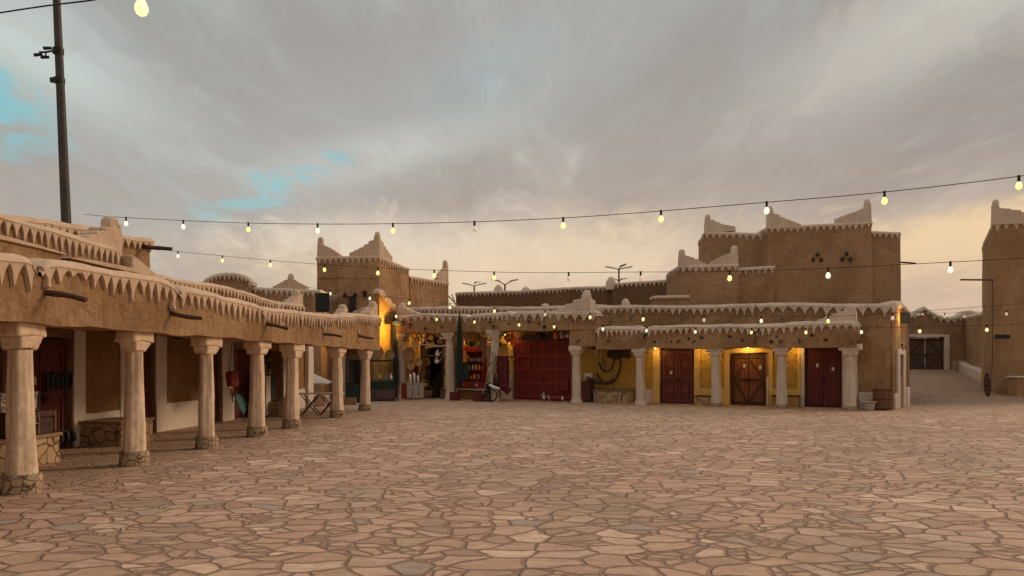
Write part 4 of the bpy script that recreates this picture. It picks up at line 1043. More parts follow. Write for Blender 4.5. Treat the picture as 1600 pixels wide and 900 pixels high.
def streetlamp(px, pyb, pyt, d, arms, label, span):
    b = P(px, pyt, d); t_ = thing('street_lamp', label, 'street lamp', (b.x, b.y, 0), 0, 'street lamps far beyond the walls')
    MB().tube([(0, 0, 0), (0, 0, b.z*.6), (0, 0, b.z)], [.16, .12, .09], 8).build('pole', 'iron', t_)
    for (a, z, lf) in arms:
        e = Vector((math.cos(a)*span, math.sin(a)*span*.6, b.z+z+lf)); s_ = Vector((0, 0, b.z+z))
        am = MB().tube([s_, s_.lerp(e, .6)+Vector((0,0,lf*.1)), e], .06, 6).build('arm', 'iron', t_)
        MB().cbox(e, (.95, .35, .14), rz=math.atan2(e.y, e.x), ry=-.18).build('lamp_head', 'steel', am, bevel=.04)
streetlamp(967, 440, 421, 85, [(0, 0, .25), (math.pi, 0, .25), (.9, -1.3, .3), (math.pi-.9, -1.3, .3), (-1.2, .1, .3)], 'five armed street lamp above the long wall near the fort', 1.1)
streetlamp(789, 450, 445, 80, [(0, 0, .5), (math.pi, 0, .5)], 'two armed street lamp with raised arms above the long wall', 1.0)
streetlamp(741, 452, 447, 95, [(0, 0, .3), (math.pi, 0, .3), (1.2, .3, .3)], 'faint street lamp just right of the wall pinnacle', 1.1)

# ------------------------------------------------------------------ string lights
def strlights(label, pts, bulbs, r=.0, size=1.0, wire=.012, ext=None):
    """pts: (px, py, d) along the cable; bulbs: (px, colour) hung where the cable passes that direction"""
    W = [P(*p) for p in pts]; t_ = thing('string_lights', label, 'string lights', W[0], 0, 'strings of light bulbs across the square')
    pr = [p[0] for p in pts]
    def on(px):   # Catmull-Rom along the cable
        for i in range(len(pts)-1):
            lo, hi = sorted((pr[i], pr[i+1]))
            if lo <= px <= hi:
                best = None
                a, b, c, d = W[max(0, i-1)], W[i], W[i+1], W[min(len(W)-1, i+2)]
                for k in range(41):
                    f = k/40; p = .5*((2*b)+(c-a)*f+(2*a-5*b+4*c-d)*f*f+(3*b-a-3*c+d)*f**3)
                    e = abs(p.x/p.y*F+800-px)
                    if best is None or e < best[0]: best = (e, p)
                return best[1]
        return W[-1]
    cable = []
    for i in range(len(pts)-1):
        a, b, c, d = W[max(0, i-1)], W[i], W[i+1], W[min(len(W)-1, i+2)]
        for k in range(10):
            f = k/10; cable.append(.5*((2*b)+(c-a)*f+(2*a-5*b+4*c-d)*f*f+(3*b-a-3*c+d)*f**3) - W[0])
    cable.append(W[-1]-W[0])
    MB().tube(cable, wire, 6).build('cable', 'cable', t_)
    first = {}
    for px, cm in bulbs:
        p = on(px)-W[0]
        if cm not in first:
            s_ = MB(); s_.tube([(0, 0, .015), (0, 0, -.095*size)], .024*size, 8); so = s_.build('socket', 'black_plastic', t_, loc=p)
            MB().lathe([(.020*size, -.09*size), (.036*size, -.115*size), (.052*size, -.155*size), (.052*size, -.185*size), (.038*size, -.215*size), (.012*size, -.23*size)], (0, 0, 0), 12).build('bulb', cm, so)
            first[cm] = so
        else: dup(first[cm], t_, loc=p)
Wm, Pl, Am, Di = 'bulb_warm', 'bulb_pale', 'bulb_amber', 'bulb_dim'
strlights('nearest string of bulbs crossing the sky at the top left corner',
          [(-250, 60, 8.0), (-60, 31, 7.2), (0, 20, 6.9), (80, 8, 6.6), (150, -1, 6.3), (221, -19, 6.0), (420, -60, 5.2)], [(-200, Am), (221, Am)], size=1.0, wire=.007)
d2 = lambda n: 17*(1-.036*n)
strlights('long string of bulbs sagging high across the sky from the left pinnacle',
          [(133, 335, 17.4), (197, 340, d2(0)), (388, 348.5, d2(2)), (614, 349.5, d2(4)), (880, 340.5, d2(6)), (1198, 316, d2(8)), (1382, 300, d2(9)), (1592, 275.5, d2(10)), (1900, 232, d2(11))],
          [(197, Pl), (287, Pl), (388, Wm), (495, Pl), (614, Wm), (741, Di), (880, Wm), (1033, Wm), (1198, Pl), (1382, Wm), (1592, Wm)], size=.86, wire=.0065)
d3 = lambda n: 22.6*(1-.0384*n)
strlights('second string of bulbs sagging just above the mud roofs',
          [(218, 386, 23.4), (278, 393, d3(0)), (507, 413.5, d3(3)), (772, 425, d3(6)), (1001, 425, d3(8)), (1140, 424, d3(9)), (1294, 419, d3(10)), (1485, 409.5, d3(11)), (1720, 397, d3(12))],
          [(278, Pl), (347, Wm), (423, Wm), (507, Wm), (590, Wm), (676, Wm), (772, Wm), (890, Di), (1001, Di), (1140, Wm), (1294, Pl), (1485, Pl)], size=.86, wire=.006)
d4 = lambda n: 28.8*(1-.0252*n)
strlights('string of bulbs passing in front of the upper market parapet',
          [(470, 448, 29.6), (516, 453, d4(0)), (703, 474, d4(3)), (922, 489, d4(6)), (1100, 493, d4(8)), (1294, 494, d4(10)), (1411, 488, d4(11)), (1660, 470, d4(12.6))],
          [(516, Wm), (576, Pl), (637, Wm), (703, Wm), (773, Wm), (849, Di), (922, Wm), (1006, Wm), (1100, Di), (1192, Pl), (1294, Wm), (1394, Di)], size=.9, wire=.006)
d5 = lambda n: 31.2*(1-.0221*n)
strlights('lowest string of bulbs along the market porch beam',
          [(590, 486, 31.6), (619, 489, d5(0)), (811, 502, d5(3)), (1010, 510.5, d5(6)), (1174, 513, d5(8)), (1346, 512, d5(10)), (1437, 510.5, d5(11)), (1542, 508, d5(12)), (1700, 503, d5(13.3))],
          [(619, Am), (680, Wm), (743, Wm), (811, Wm), (867, Wm), (940, Pl), (1010, Pl), (1087, Pl), (1174, Wm), (1260, Wm), (1346, Pl), (1437, Wm), (1542, Wm)], size=.9, wire=.006)
strlights('far string of dim bulbs over the mouth of the alley',
          [(1418, 488, 39), (1476, 489, 38.5), (1530, 487, 38), (1620, 482, 37)], [(1476, Di), (1572, Di)], size=1.2, wire=.0065)

# ------------------------------------------------------------------ goods: helpers
def on_mk(px, o, z=0.0): return MK.W(S(px, o), o, z)
def mz(px, py, o): return MK.Z(px, py, o)

# --- left arcade things
def trunk(label, loc, rz, sx, sy, sz, m, mt):
    t_ = thing('storage_trunk', label, 'trunk', loc, rz, 'trunks stacked by the first arcade door')
    MB().box(-sx/2, sx/2, -sy/2, sy/2, 0, sz*.68).build('trunk_body', m, t_, bevel=.012)
    MB().box(-sx/2-.01, sx/2+.01, -sy/2-.01, sy/2+.01, sz*.69, sz).build('lid', m, t_, bevel=.025)
    b = MB()
    for x in (-sx/2+.03, sx/2-.03, -.12*sx, .12*sx): b.box(x-.02, x+.02, -sy/2-.018, -sy/2-.004, .02, sz-.02); b.box(x-.02, x+.02, sy/2+.004, sy/2+.018, .02, sz-.02)
    b.build('metal_strap', mt, t_, split=True)
    h = MB(); h.tube([(-.09, -sy/2-.03, sz*.62), (-.07, -sy/2-.07, sz*.50), (.07, -sy/2-.07, sz*.50), (.09, -sy/2-.03, sz*.62)], .012, 6); h.cbox((0, -sy/2-.022, sz*.68), (.09, .02, .11)); h.build('handle', 'steel', t_)
trunk('large dark leather trunk lying on the stone bench behind the first column', AR.W(12.3, 1.98, .515), AR.a, 1.15, .62, .40, 'leather', 'leather_tan')
trunk('smaller patterned tin trunk stacked on top of the dark trunk', AR.W(12.1, 2.0, .925), AR.a, .95, .5, .32, 'tin_pattern', 'iron')
ir = MB()
for i in range(6): ir.cbox((i*.14-.35, 0, .02*math.sin(i*2)), (.10, .03, .30+.05*math.cos(i)))
ir.tube([(-.45, 0, .17), (.45, 0, .17)], .02, 6)
tag(ir.build('iron_rack', 'iron'), 'row of dark iron tools hanging on the first red arcade door', 'tool rack', loc=AR.W(D(95), WY+.02, 1.35), rz=AR.a)
ir2 = MB(); ir2.box(-.25, .25, -.03, 0, 0, .28)
for x in (-.18, 0, .18): ir2.lathe([(.05, 0), (.06, .12), (.03, .2)], (x, -.09, .04), 8)
tag(ir2.build('lantern_row', 'iron'), 'small dark metal lanterns standing at the foot of the first red arcade door', 'lantern', loc=AR.W(D(97), WY-.02, .10), rz=AR.a)
# hanging scarves and bag
for k, (px, m, L, lab) in enumerate(((361, 'canvas_white', 1.35, 'pale striped scarf hanging under the arcade, left of the red bag'), (366, 'straw_dark', 1.25, 'brown scarf hanging under the arcade beside the pale scarf'))):
    c = MB(); n = 14
    c.slab(-.11, .11, lambda x: .018*math.sin(x*45), lambda x: .018*math.sin(x*45)+.03, -L, 0, .03); tag(c.build('scarf', m, w=.03, wsc=3), lab, 'scarf', loc=AR.W(AR.S(px, 1.9), 1.9, 2.40), rz=AR.a)
hg = thing('shoulder_bag', 'dark red shoulder bag hanging in the arcade beside the green chair', 'bag', AR.W(AR.S(364, 1.7), 1.7, 1.1), AR.a)
MB().slab(-.22, .22, -.08, .08, 0, .42, .1).build('pouch', 'red_cloth', hg, w=.05, wsc=3, bevel=.03); MB().tube([(-.2, 0, .38), (-.05, 0, 1.2), (.05, 0, 1.2), (.2, 0, .38)], .012, 6).build('strap', 'leather', hg)
gc_ = thing('folding_chair', 'folded green seated chair leaning by the open arcade shop', 'chair', AR.W(AR.S(376, 2.2), 2.2, 0), AR.a)
e = MB(); e.lathe([(.001, -.012), (.25, -.012), (.27, 0), (.25, .012), (.001, .012)], (0, 0, 0), 22, sx=1, sy=1.15); sob = e.build('seat', 'teal', gc_); sob.location = (0, 0, .56); sob.rotation_euler = (R(72), 0, 0)
for sg in (-1, 1): MB().tube([(sg*.25, .12, .9), (sg*.29, -.1, .45), (sg*.27, -.3, 0)], .018, 7).build('leg', 'iron', gc_)
rm = MB(); rm.tube([(math.cos(k/12*math.pi)*.27, .12+.03*math.sin(k/12*math.pi), .62+.32*math.sin(k/12*math.pi)) for k in range(13)], .018, 7); rm.build('back_frame', 'iron', gc_)
# shelf and goods in the open shop
sh = thing('shelf_rack', 'dark shelf of small wares just inside the open arcade shop', 'shelf', AR.W((OP[0]+OP[1])/2+.5, WY+.3, 0), AR.a)
b = MB(); b.box(-.9, -.86, 0, .4, 0, 2.1); b.box(.86, .9, 0, .4, 0, 2.1); b.box(-.86, .86, .36, .4, 0, 2.1); b.build('rack_frame', 'wood_black', sh)
for z in (.4, .85, 1.3, 1.75): MB().box(-.86, .86, 0, .35, z, z+.03).build('shelf_board', 'wood_black', sh)
def vase(loc, h, r, m, label, cat='vase', name='vase', group=None, rz=0.0):
    o = MB().lathe([(r*.55, 0), (r*.9, h*.15), (r, h*.38), (r*.75, h*.62), (r*.35, h*.8), (r*.42, h*.96), (r*.38, h)], (0, 0, 0), 14).build(name, m)
    return tag(o, label, cat, group, loc)
wares = [('silver', .3, .09), ('brass', .25, .08), ('glass_jar', .2, .09), ('silver', .22, .07), ('teal', .26, .09), ('clay', .24, .1)]
desc = {'silver': 'silver', 'brass': 'brass', 'glass_jar': 'clear glass', 'teal': 'teal', 'clay': 'clay'}
k = 0
for z, nm in ((1.33, 'third'), (.88, 'second'), (1.78, 'top')):
    for x in (-.6, -.2, .25, .62):
        m, h, r = wares[k % 6]; pos = ('far left', 'left', 'right', 'far right')[(-.6, -.2, .25, .62).index(x)]
        vase(AR.W((OP[0]+OP[1])/2+.5+x, WY+.48, z), h, r, m, '%s vase at the %s of the %s shelf in the open arcade shop' % (desc[m], pos, nm), group='vases on the arcade shop shelf'); k += 1
def crate(loc, rz, s, m, label, slat=True):
    t_ = thing('crate', label, 'crate', loc, rz)
    b = MB(); n = 4; x, y, z = s
    for i in range(n):
        z0 = z*i/n+.01; z1 = z*(i+1)/n-.01
        b.box(-x/2, x/2, -y/2, -y/2+.015, z0, z1); b.box(-x/2, x/2, y/2-.015, y/2, z0, z1); b.box(-x/2, -x/2+.015, -y/2+.016, y/2-.016, z0, z1); b.box(x/2-.015, x/2, -y/2+.016, y/2-.016, z0, z1)
    b.build('slatted_side', m, t_)
    c = MB()
    for sx in (-1, 1):
        for sy in (-1, 1): c.cbox((sx*(x/2-.03), sy*(y/2-.03), z/2), (.035, .035, z))
    c.build('corner_post', m, t_); MB().box(-x/2+.02, x/2-.02, -y/2+.02, y/2-.02, .01, .03).build('crate_floor', m, t_)
crate(AR.W(AR.S(430, 2.2), 2.2, 0), AR.a, (.5, .4, .5), 'wood_pale', 'pale slatted crate on the floor by the open arcade shop, nearer of two')
crate(AR.W(AR.S(437, 2.3), 2.3, 0), AR.a, (.35, .4, .62), 'wood_pale', 'taller wooden crate by the open arcade shop, farther of two')
cb = MB(); cb.box(-.4, .4, -.2, .2, 0, 1.35); cbt = thing('cabinet', 'narrow pale cabinet standing at the left of the open arcade shop', 'cabinet', AR.W(AR.S(413, 2.55), 2.55, 0), AR.a)
MB().box(-.45, .45, -.2, .2, 0, 1.4).build('carcass', 'wood_grey', cbt, bevel=.01); MB().box(-.40, -.02, -.225, -.203, .06, 1.34).build('cabinet_door', 'canvas_white', cbt); MB().box(.02, .40, -.225, -.203, .06, 1.34).build('cabinet_door', 'green_cloth', cbt)
# folding table
ft = thing('folding_table', 'weathered folding table with crossed legs between the arcade columns', 'table', AR.W(AR.S(512, 1.0)-1.2, .85, 0), R(8))
dt = ft.location.y
MB().box(-.95, .75, -.36, .36, .72, .755).build('tabletop', 'canvas_white', ft, bevel=.008)
for y in (-.3, .3):
    for x0, x1 in ((-.62, -.05), (-.05, -.62), (.0, .55), (.55, .0)): MB().tube([(x0, y, 0.01), (x1, y, .715)], .02, 6).build('leg', 'wood_dark', ft)
st = MB(); st.tube([(-.33, -.3, .36), (-.33, .3, .36)], .016, 6); st.tube([(.27, -.3, .36), (.27, .3, .36)], .016, 6); st.build('crossbar', 'iron', ft)
# white sunshade over a rail behind
aw = thing('sunshade', 'small white peaked sunshade beyond the arcade beside the last wall post', 'sunshade', (P(493, 603, 32.4).x, 32.4, 0), 0)
q = MB(); zb_ = P(0, 597, 32.4).z; zt_ = P(0, 584, 32.4).z; q.add([(-.55, -.5, zb_), (.62, -.5, zb_-.04), (.62, .5, zb_), (-.55, .5, zb_), (-.35, 0, zt_+.12), (-.55, -.5, zb_-.05), (.62, -.5, zb_-.09), (.62, .5, zb_-.05), (-.55, .5, zb_-.05)], [(0,1,4), (1,2,4), (2,3,4), (3,0,4), (0,5,6,1), (1,6,7,2), (2,7,8,3), (3,8,5,0)])
q.build('canopy', 'canvas_white', aw, smooth=0)
for x in (-.5, .57):
    for y in (-.45, .45): MB().tube([(x, y, 0), (x, y, zb_)], .02, 6).build('post', 'wood_dark', aw)
MB().tube([(-.5, -.45, .5), (.57, -.45, .5)], .018, 6).build('rail', 'wood_dark', aw)
ob = MB().slab(-.9, .9, -.35, .35, 0, .45, .3).build('counter', 'lime', w=.03, bevel=.03); tag(ob, 'low lime washed counter behind the folding table', 'counter', loc=(P(478, 0, 30.5).x, 30.5, 0), rz=0)
gcab = thing('display_cabinet', 'dark glazed display cabinet between the last two arcade columns', 'cabinet', (P(553, 0, 33.0).x, 33.0, 0), 0)
MB().box(-.33, .33, -.25, .25, 0, 1.95).build('carcass', 'iron', gcab, bevel=.01); MB().box(-.28, .28, -.275, -.253, .9, 1.9).build('glass_door', 'dark_glass', gcab); MB().box(-.28, .28, -.27, -.253, .06, .84).build('panel', 'green_cloth', gcab)
crate((P(547, 0, 31.2).x, 31.2, 0), .1, (.5, .4, .32), 'clay', 'low reddish crate on the ground between the last two arcade columns')
# canopy and wares between tower and market
sv = thing('stall_shelf', 'dark stall counter with a roof shelf between the arcade and the market', 'stall', (P(598, 0, 34.6).x, 34.6, 0), R(10))
zsf = P(0, 563, 34.6).z
MB().box(-.75, .72, -.45, .3, zsf-.06, zsf+.02).build('roof_shelf', 'wood_black', sv); MB().box(-.55, .6, -.25, .3, 0, .95).build('counter', 'green_cloth', sv, bevel=.02); MB().box(-.5, .55, -.28, -.26, .08, .55).build('counter_panel', 'wood_grey', sv)
for x in (-.7, .68): MB().tube([(x, -.4, 0), (x, -.4, zsf-.06)], .025, 6).build('post', 'iron', sv)
for x, r, lab in ((-.28, .34, 'large round straw tray leaning on the dark stall shelf'), (.35, .24, 'small round straw tray on the right of the dark stall shelf')):
    o = MB(); o.lathe([(.001, 0), (r*.9, 0), (r, .04), (r*.92, .045), (r*.85, .015), (.001, .015)], (0, 0, 0), 24); ob = o.build('straw_tray', 'straw_dark'); tag(ob, lab, 'tray'); ob.location = Vector(sv.location)+Vector((x, -.1, zsf+r+.01)); ob.rotation_euler = (R(82), 0, R(10))
for i in range(4): vase(Vector(sv.location)+Vector((-.35+i*.25, 0, .955)), .28+.05*(i % 2), .09, ('clay', 'brass', 'glass_jar', 'silver')[i], '%s jug on the dark stall counter between arcade and market' % ('clay', 'brass', 'clear glass', 'silver')[i], 'jug', 'jug', 'jugs on the stall counter')

# --- market shop goods
def umbrella(px, o, pyt, label, lean=0.0, pyb=640, mm='green_cloth'):
    zt_ = mz(px, pyt, o); t_ = thing('closed_umbrella', label, 'umbrella', on_mk(px, o), 0, 'furled green umbrellas by the shop columns')
    MB().tube([(0, 0, 0), (lean*.5, 0, zt_*.5), (lean, 0, zt_)], .022, 7).build('pole', 'iron', t_)
    c = MB(); n = 16; lv = 9
    pr = [(.05, .16), (.13, .18), (.15, .26), (.14, .40), (.12, .58), (.09, .78), (.06, .9), (.02, .98)]
    for r, f in pr:
        for k in range(n):
            a = 2*math.pi*k/n; rr = r*(1+.28*math.cos(a*8)); c.v.append(Vector((rr*math.cos(a)+lean*f, rr*math.sin(a), f*zt_)))
    for i in range(len(pr)-1):
        for k in range(n): c.f.append((i*n+k, i*n+(k+1) % n, (i+1)*n+(k+1) % n, (i+1)*n+k))
    c.build('canopy', mm, t_)
    return t_
umbrella(718, -.55, 488, 'tall furled dark green umbrella in front of the second market column')
um = umbrella(620, -.45, 486, 'furled green umbrella leaning left at the first market column', -.22); um.scale = (.75, .75, 1)
def redbox(px, o, w_, h, label):
    t_ = thing('umbrella_base', label, 'box', on_mk(px, o), MK.a, 'dark red boxes standing in front of the shop')
    MB().box(-w_/2, w_/2, -w_/2, w_/2, 0, h).build('box_body', 'maroon_cloth', t_, bevel=.01); MB().box(-w_/2-.01, w_/2+.01, -w_/2-.01, w_/2+.01, h+.001, h+.03).build('rim', 'red_cloth', t_)
redbox(711, -.75, .38, .38, 'dark red box at the foot of the tall green umbrella')
redbox(748, -.85, .40, .38, 'dark red box left of the old pump near the third column')
ch = thing('painted_chest', 'red chest with a patterned tin front standing by the first market column', 'chest', on_mk(645, -.75), R(28))
MB().box(-.46, .46, -.35, .35, .04, .78).build('chest_body', 'red_paint', ch, bevel=.01); 
for i in range(3): MB().box(-.44+i*.30, -.16+i*.30, -.372, -.353, .06, .77).build('tin_panel', 'tin_pattern', ch)
MB().box(-.48, .48, -.37, .37, .782, .81).build('lid', 'steel', ch)
for i, (x, h) in enumerate(((-.12, .42), (.08, .5), (.28, .38))):
    c_, s_ = math.cos(R(28)), math.sin(R(28)); p = Vector(ch.location)+Vector((x*c_, x*s_, .812))
    tag(MB().lathe([(.07, 0), (.075, .02), (.075, h-.05), (.05, h-.02), (.02, h)], (0, 0, 0), 14).build('canister', 'silver'), ('left', 'middle and tallest', 'right and shortest')[i]+' silver canister on the painted chest', 'canister', 'silver canisters on the painted chest', p)
# clothes rails
for py, m, o, lab in ((539, 'steel', -.1, 'upper'), (555.5, 'wood_grey', -.05, 'lower')):
    a, b = on_mk(657, o, mz(657, py-1, o)), on_mk(705, o, mz(705, py+2, o))
    tag(MB().tube([a, a.lerp(b, .5)+Vector((0, 0, -.03)), b], .035, 8).build('display_rail', m), lab+' horizontal display rail between the first two market columns', 'rail', 'display rails between the first two columns')
def plate(px, py, o, r, m, label, cat='basket', name='hanging_basket', dep=.06):
    ob = MB().lathe([(.001, 0), (r*.6, -.005), (r*.92, .02), (r, dep), (r*.94, dep+.01), (r*.55, .03), (.001, .03)], (0, 0, 0), 22).build(name, m); tag(ob, label, cat, 'wares hanging in the market shop'); ob.location = on_mk(px, o, mz(px, py, o)); ob.rotation_euler = (R(90), 0, MK.a); return ob
plate(641, 553, -.25, .36, 'straw_dark', 'large round brown basket hanging between the first two market columns', dep=.09)
plate(633, 541, -.2, .24, 'straw', 'round yellow straw basket hanging high by the first market column')
plate(650, 538, .0, .25, 'straw', 'yellow straw basket hanging above the large brown one')
plate(643, 570, -.1, .26, 'straw', 'yellow straw basket hanging under the large brown one')
plate(655, 566, .0, .22, 'straw', 'small straw basket hanging left of the dark shop doorway')
plate(648, 524, .2, .22, 'brass', 'brass tray glowing under the lamp in the first market bay', 'tray', 'brass_tray')
plate(740, 528, .8, .5, 'yellow_cloth', 'large yellow basket high on the wall above the red shelf')
plate(795, 528, .7, .22, 'clay', 'clay coloured basket hanging at the left of the big red door')
plate(784, 520, .3, .2, 'brass', 'brass tray hanging right of the third market column', 'tray', 'brass_tray')
plate(788, 545, .7, .26, 'yellow_cloth', 'yellow basket hanging left of the big red door')
def cloth(px, py0, py1, o, w_, m, label, cat='cloth', name='hanging_cloth', t=.05, amp=.02, ws=3.0):
    z1 = mz(px, py0, o); z0 = mz(px, py1, o)
    ob = MB().slab(-w_/2, w_/2, lambda x: amp*math.sin(x*30), lambda x: amp*math.sin(x*30)+t, z0-z1, 0, .05).build(name, m, w=.05, wsc=ws); return tag(ob, label, cat, 'wares hanging in the market shop', on_mk(px, o, z1), MK.a)
cloth(640, 566, 592, .1, .42, 'rug_pattern', 'red patterned cloth hanging behind the painted chest')
cloth(649, 566, 590, .15, .34, 'red_cloth', 'plain red cloth hanging right of the patterned one')
cloth(660, 540, 612, .5, .3, 'straw_dark', 'long brown sack hanging left of the dark shop doorway')
cloth(697, 545, 618, .7, .22, 'yellow_cloth', 'narrow yellow brown cloth hanging behind the second market column')
cloth(727, 566, 590, -.3, .34, 'plants', 'green shawl hanging beside the tall umbrella')
cloth(725, 548, 566, .1, .26, 'orange_paint', 'orange scarf hanging above the green shawl')
cloth(783, 556, 606, -.35, .62, 'maroon_cloth', 'maroon robe hanging at the third market column', 'robe', 'hanging_robe', .16, .05)
cloth(790, 562, 600, -.2, .3, 'goods_dark', 'black robe hanging behind the maroon robe', 'robe', 'hanging_robe', .1, .03)
cloth(764, 540, 604, -.1, .28, 'straw_dark', 'long brown cloth hanging just left of the third market column')
cloth(757, 528, 560, .3, .26, 'rug_pattern', 'patterned red strip hanging above the right of the red shelf')
def bag(px, py, o, w_, h, m, label, tilt=0.0):
    t_ = thing('leather_bag', label, 'bag', on_mk(px, o, mz(px, py, o)), MK.a, 'bags hanging by the third column'); 
    MB().slab(-w_/2, w_/2, -.09, .09, -h, 0, .1).build('pouch', m, t_, w=.06, wsc=3, bevel=.03); MB().tube([(-w_*.4, 0, -.02), (-.03, 0, .35), (.03, 0, .35), (w_*.4, 0, -.02)], .014, 6).build('strap', 'leather', t_); t_.rotation_euler = (0, tilt, MK.a)
bag(789, 592, -.2, .44, .36, 'leather', 'upper dark leather bag under the maroon robe', .5)
bag(793, 603, -.2, .48, .36, 'maroon_cloth', 'lower dark red bag hanging right of the third column', .6)
bag(776, 590, -.4, .3, .4, 'leather', 'small leather bag hanging in front of the third column', .1)
# teapots
def pot(loc, s, m, label, cat='coffee pot', name='coffee_pot', group='coffee pots in the shop', rz=0.0):
    t_ = thing(name, label, cat, loc, rz, group)
    MB().lathe([(.10*s, 0), (.13*s, .05*s), (.12*s, .14*s), (.06*s, .24*s), (.075*s, .30*s), (.03*s, .36*s), (.012*s, .42*s)], (0, 0, 0), 14).build('body', m, t_)
    MB().tube([(.09*s, 0, .10*s), (.19*s, 0, .20*s), (.23*s, 0, .31*s)], [.03*s, .022*s, .01*s], 7).build('spout', m, t_)
    MB().tube([(-.06*s, 0, .28*s), (-.18*s, 0, .24*s), (-.17*s, 0, .10*s), (-.11*s, 0, .06*s)], .014*s, 6).build('handle', m, t_)
pot(on_mk(684, -.1, mz(684, 556, -.1)), 0.8, 'canvas_white', 'white coffee pot standing on the lower display rail')
pot(on_mk(683, .1, mz(683, 568, .1)), .9, 'silver', 'silver coffee pot hanging just under the lower display rail')
pot(on_mk(690, .2, mz(690, 531, .2)), 1.0, 'silver', 'silver coffee pot hung above the upper display rail')
# pile of dark goods over and inside the dark shop
def basket(loc, r, h, m, label, group='baskets inside the dark shop'):
    t_ = thing('woven_basket', label, 'basket', loc, 0, group)
    MB().lathe([(r*.7, 0), (r*.95, h*.4), (r, h*.85), (r*.93, h), (r*.85, h*.97), (r*.8, h*.5), (r*.6, .04)], (0, 0, 0), 16).build('basket_body', m, t_); MB().tube([(math.cos(k/10*math.pi)*r*.9, 0, h*.95+math.sin(k/10*math.pi)*r*.9) for k in range(11)], .02, 6).build('handle', m, t_)
basket(on_mk(668, .6), .28, .4, 'straw_dark', 'brown handled basket on the floor left in the dark shop doorway')
basket(on_mk(681, 1.3), .32, .5, 'goods_dark', 'dark handled basket on the floor in the middle of the dark shop doorway')
basket(on_mk(664, .4, .55), .2, .2, 'brass', 'brass handled pail set left in the dark shop doorway')
stl = thing('display_stand', 'dark stepped display stand inside the shop doorway', 'stand', on_mk(677, 1.9), MK.a)
for i in range(3): MB().box(-.5, .5, i*.25, .6, i*.45, i*.45+.42).build('step', 'goods_dark', stl, bevel=.01)
stt = thing('wooden_stool', 'small dark stool under the brass pail', 'stool', on_mk(664, .4), MK.a)
MB().lathe([(.2, .5), (.21, .52), (.2, .545)], (0, 0, 0), 14).build('seat', 'wood_dark', stt)
for k in range(3): MB().tube([(.12*math.cos(k*2.1), .12*math.sin(k*2.1), .5), (.2*math.cos(k*2.1), .2*math.sin(k*2.1), 0)], .02, 6).build('leg', 'wood_dark', stt)
for px, py, o, m, lab in ((672, 528, .3, 'wood_dark', 'dark coil of rope hanging left under the first market beam'), (686, 533, .5, 'goods_dark', 'black coil hanging above the dark shop doorway')):
    c = MB()
    for j in range(3): c.tube([(.3*math.cos(k/14*2*math.pi)*(1-.12*j), .03*j, .2*math.sin(k/14*2*math.pi)*(1-.1*j)) for k in range(15)], .035, 6)
    tag(c.build('rope_coil', m), lab, 'rope', 'rope coils hanging in the shop', on_mk(px, o, mz(px, py, o)), MK.a)
# spray of dried palm, lit gold by the lamp
def spray(px, py, o, n, L, m, label, seed):
    rn = random.Random(seed); c = MB()
    for i in range(n):
        a = rn.uniform(-2.9, 2.9); l = L*rn.uniform(.5, 1); dx, dz = math.sin(a)*l, math.cos(a)*l*.9; dy = rn.uniform(-.25, .25)
        c.tube([(0, 0, 0), (dx*.5, dy*.5, dz*.55), (dx, dy, dz-.1*l)], [.018, .014, .004], 5)
    tag(c.build('dried_palm_bunch', m), label, 'dried bunch', 'dried bunches hanging under the market beam', on_mk(px, o, mz(px, py, o)), MK.a)
spray(722, 528, -.1, 46, .62, 'straw', 'large spray of dried palm stalks right of the second market column', 1)
spray(657, 524, -.1, 22, .36, 'straw', 'small spray of dried palm stalks above the baskets', 2)
spray(715, 545, -.1, 18, .3, 'plants', 'small green bunch hanging under the large dried spray', 3)
# red shelf of jars
rs = thing('red_shelf', 'red painted shelf case stacked with jars and bright boxes', 'shelf', on_mk(741, .95), MK.a)
def rz_(py): return mz(741, py, .95)
z0, z1 = rz_(606), rz_(541); hw = .68
b = MB(); b.box(-hw, -hw+.04, -.25, .2, z0, z1); b.box(hw-.04, hw, -.25, .2, z0, z1); b.box(-hw+.041, hw-.041, .16, .2, z0, z1); b.build('case', 'red_paint', rs)
lv = [z0, z0+.42, z0+.86, z0+1.28, z1-.30]
for z in lv: MB().box(-hw+.042, hw-.042, -.25, .155, z, z+.035).build('shelf_board', 'red_paint', rs)
MB().box(-hw+.042, hw-.042, -.275, -.252, z0-.02, z0+.34).build('front_panel', 'red_paint', rs)
rn = random.Random(5); jn = 0; cols = ['glass_jar', 'orange_paint', 'white_paint', 'silver', 'brass', 'clay', 'yellow_cloth', 'red_cloth']
cw = {'glass_jar': 'clear glass', 'orange_paint': 'orange', 'white_paint': 'white', 'silver': 'silver', 'brass': 'brass', 'clay': 'clay', 'yellow_cloth': 'yellow', 'red_cloth': 'red'}
for li, z in enumerate(lv[1:4]+[z1]):
    nj = (6, 7, 8, 6)[li]
    for i in range(nj):
        x = -hw+.12+(2*hw-.24)*i/(nj-1); m = cols[(i*3+li*2) % 8] if li != 2 else ('glass_jar' if i % 3 else 'silver'); h = rn.uniform(.16, .28); r = rn.uniform(.055, .075)
        jj = thing('jar', '%s jar, number %s from the left on the %s row of the red shelf' % (cw[m], ('one','two','three','four','five','six','seven','eight')[i], ('lower', 'middle', 'upper', 'topmost')[li]), 'jar', MK.W(S(741, .95)+x, .95-.12+rn.uniform(-.03, .03), z+.037), 0, 'jars and tins on the red shelf')
        MB().lathe([(r*.9, 0), (r, .02), (r, h*.75), (r*.7, h*.88)], (0, 0, 0), 10).build('jar_body', m, jj); MB().lathe([(r*.72, h*.885), (r*.72, h*.99), (r*.5, h)], (0, 0, 0), 10).build('lid', 'red_paint' if m == 'glass_jar' else 'brass', jj)
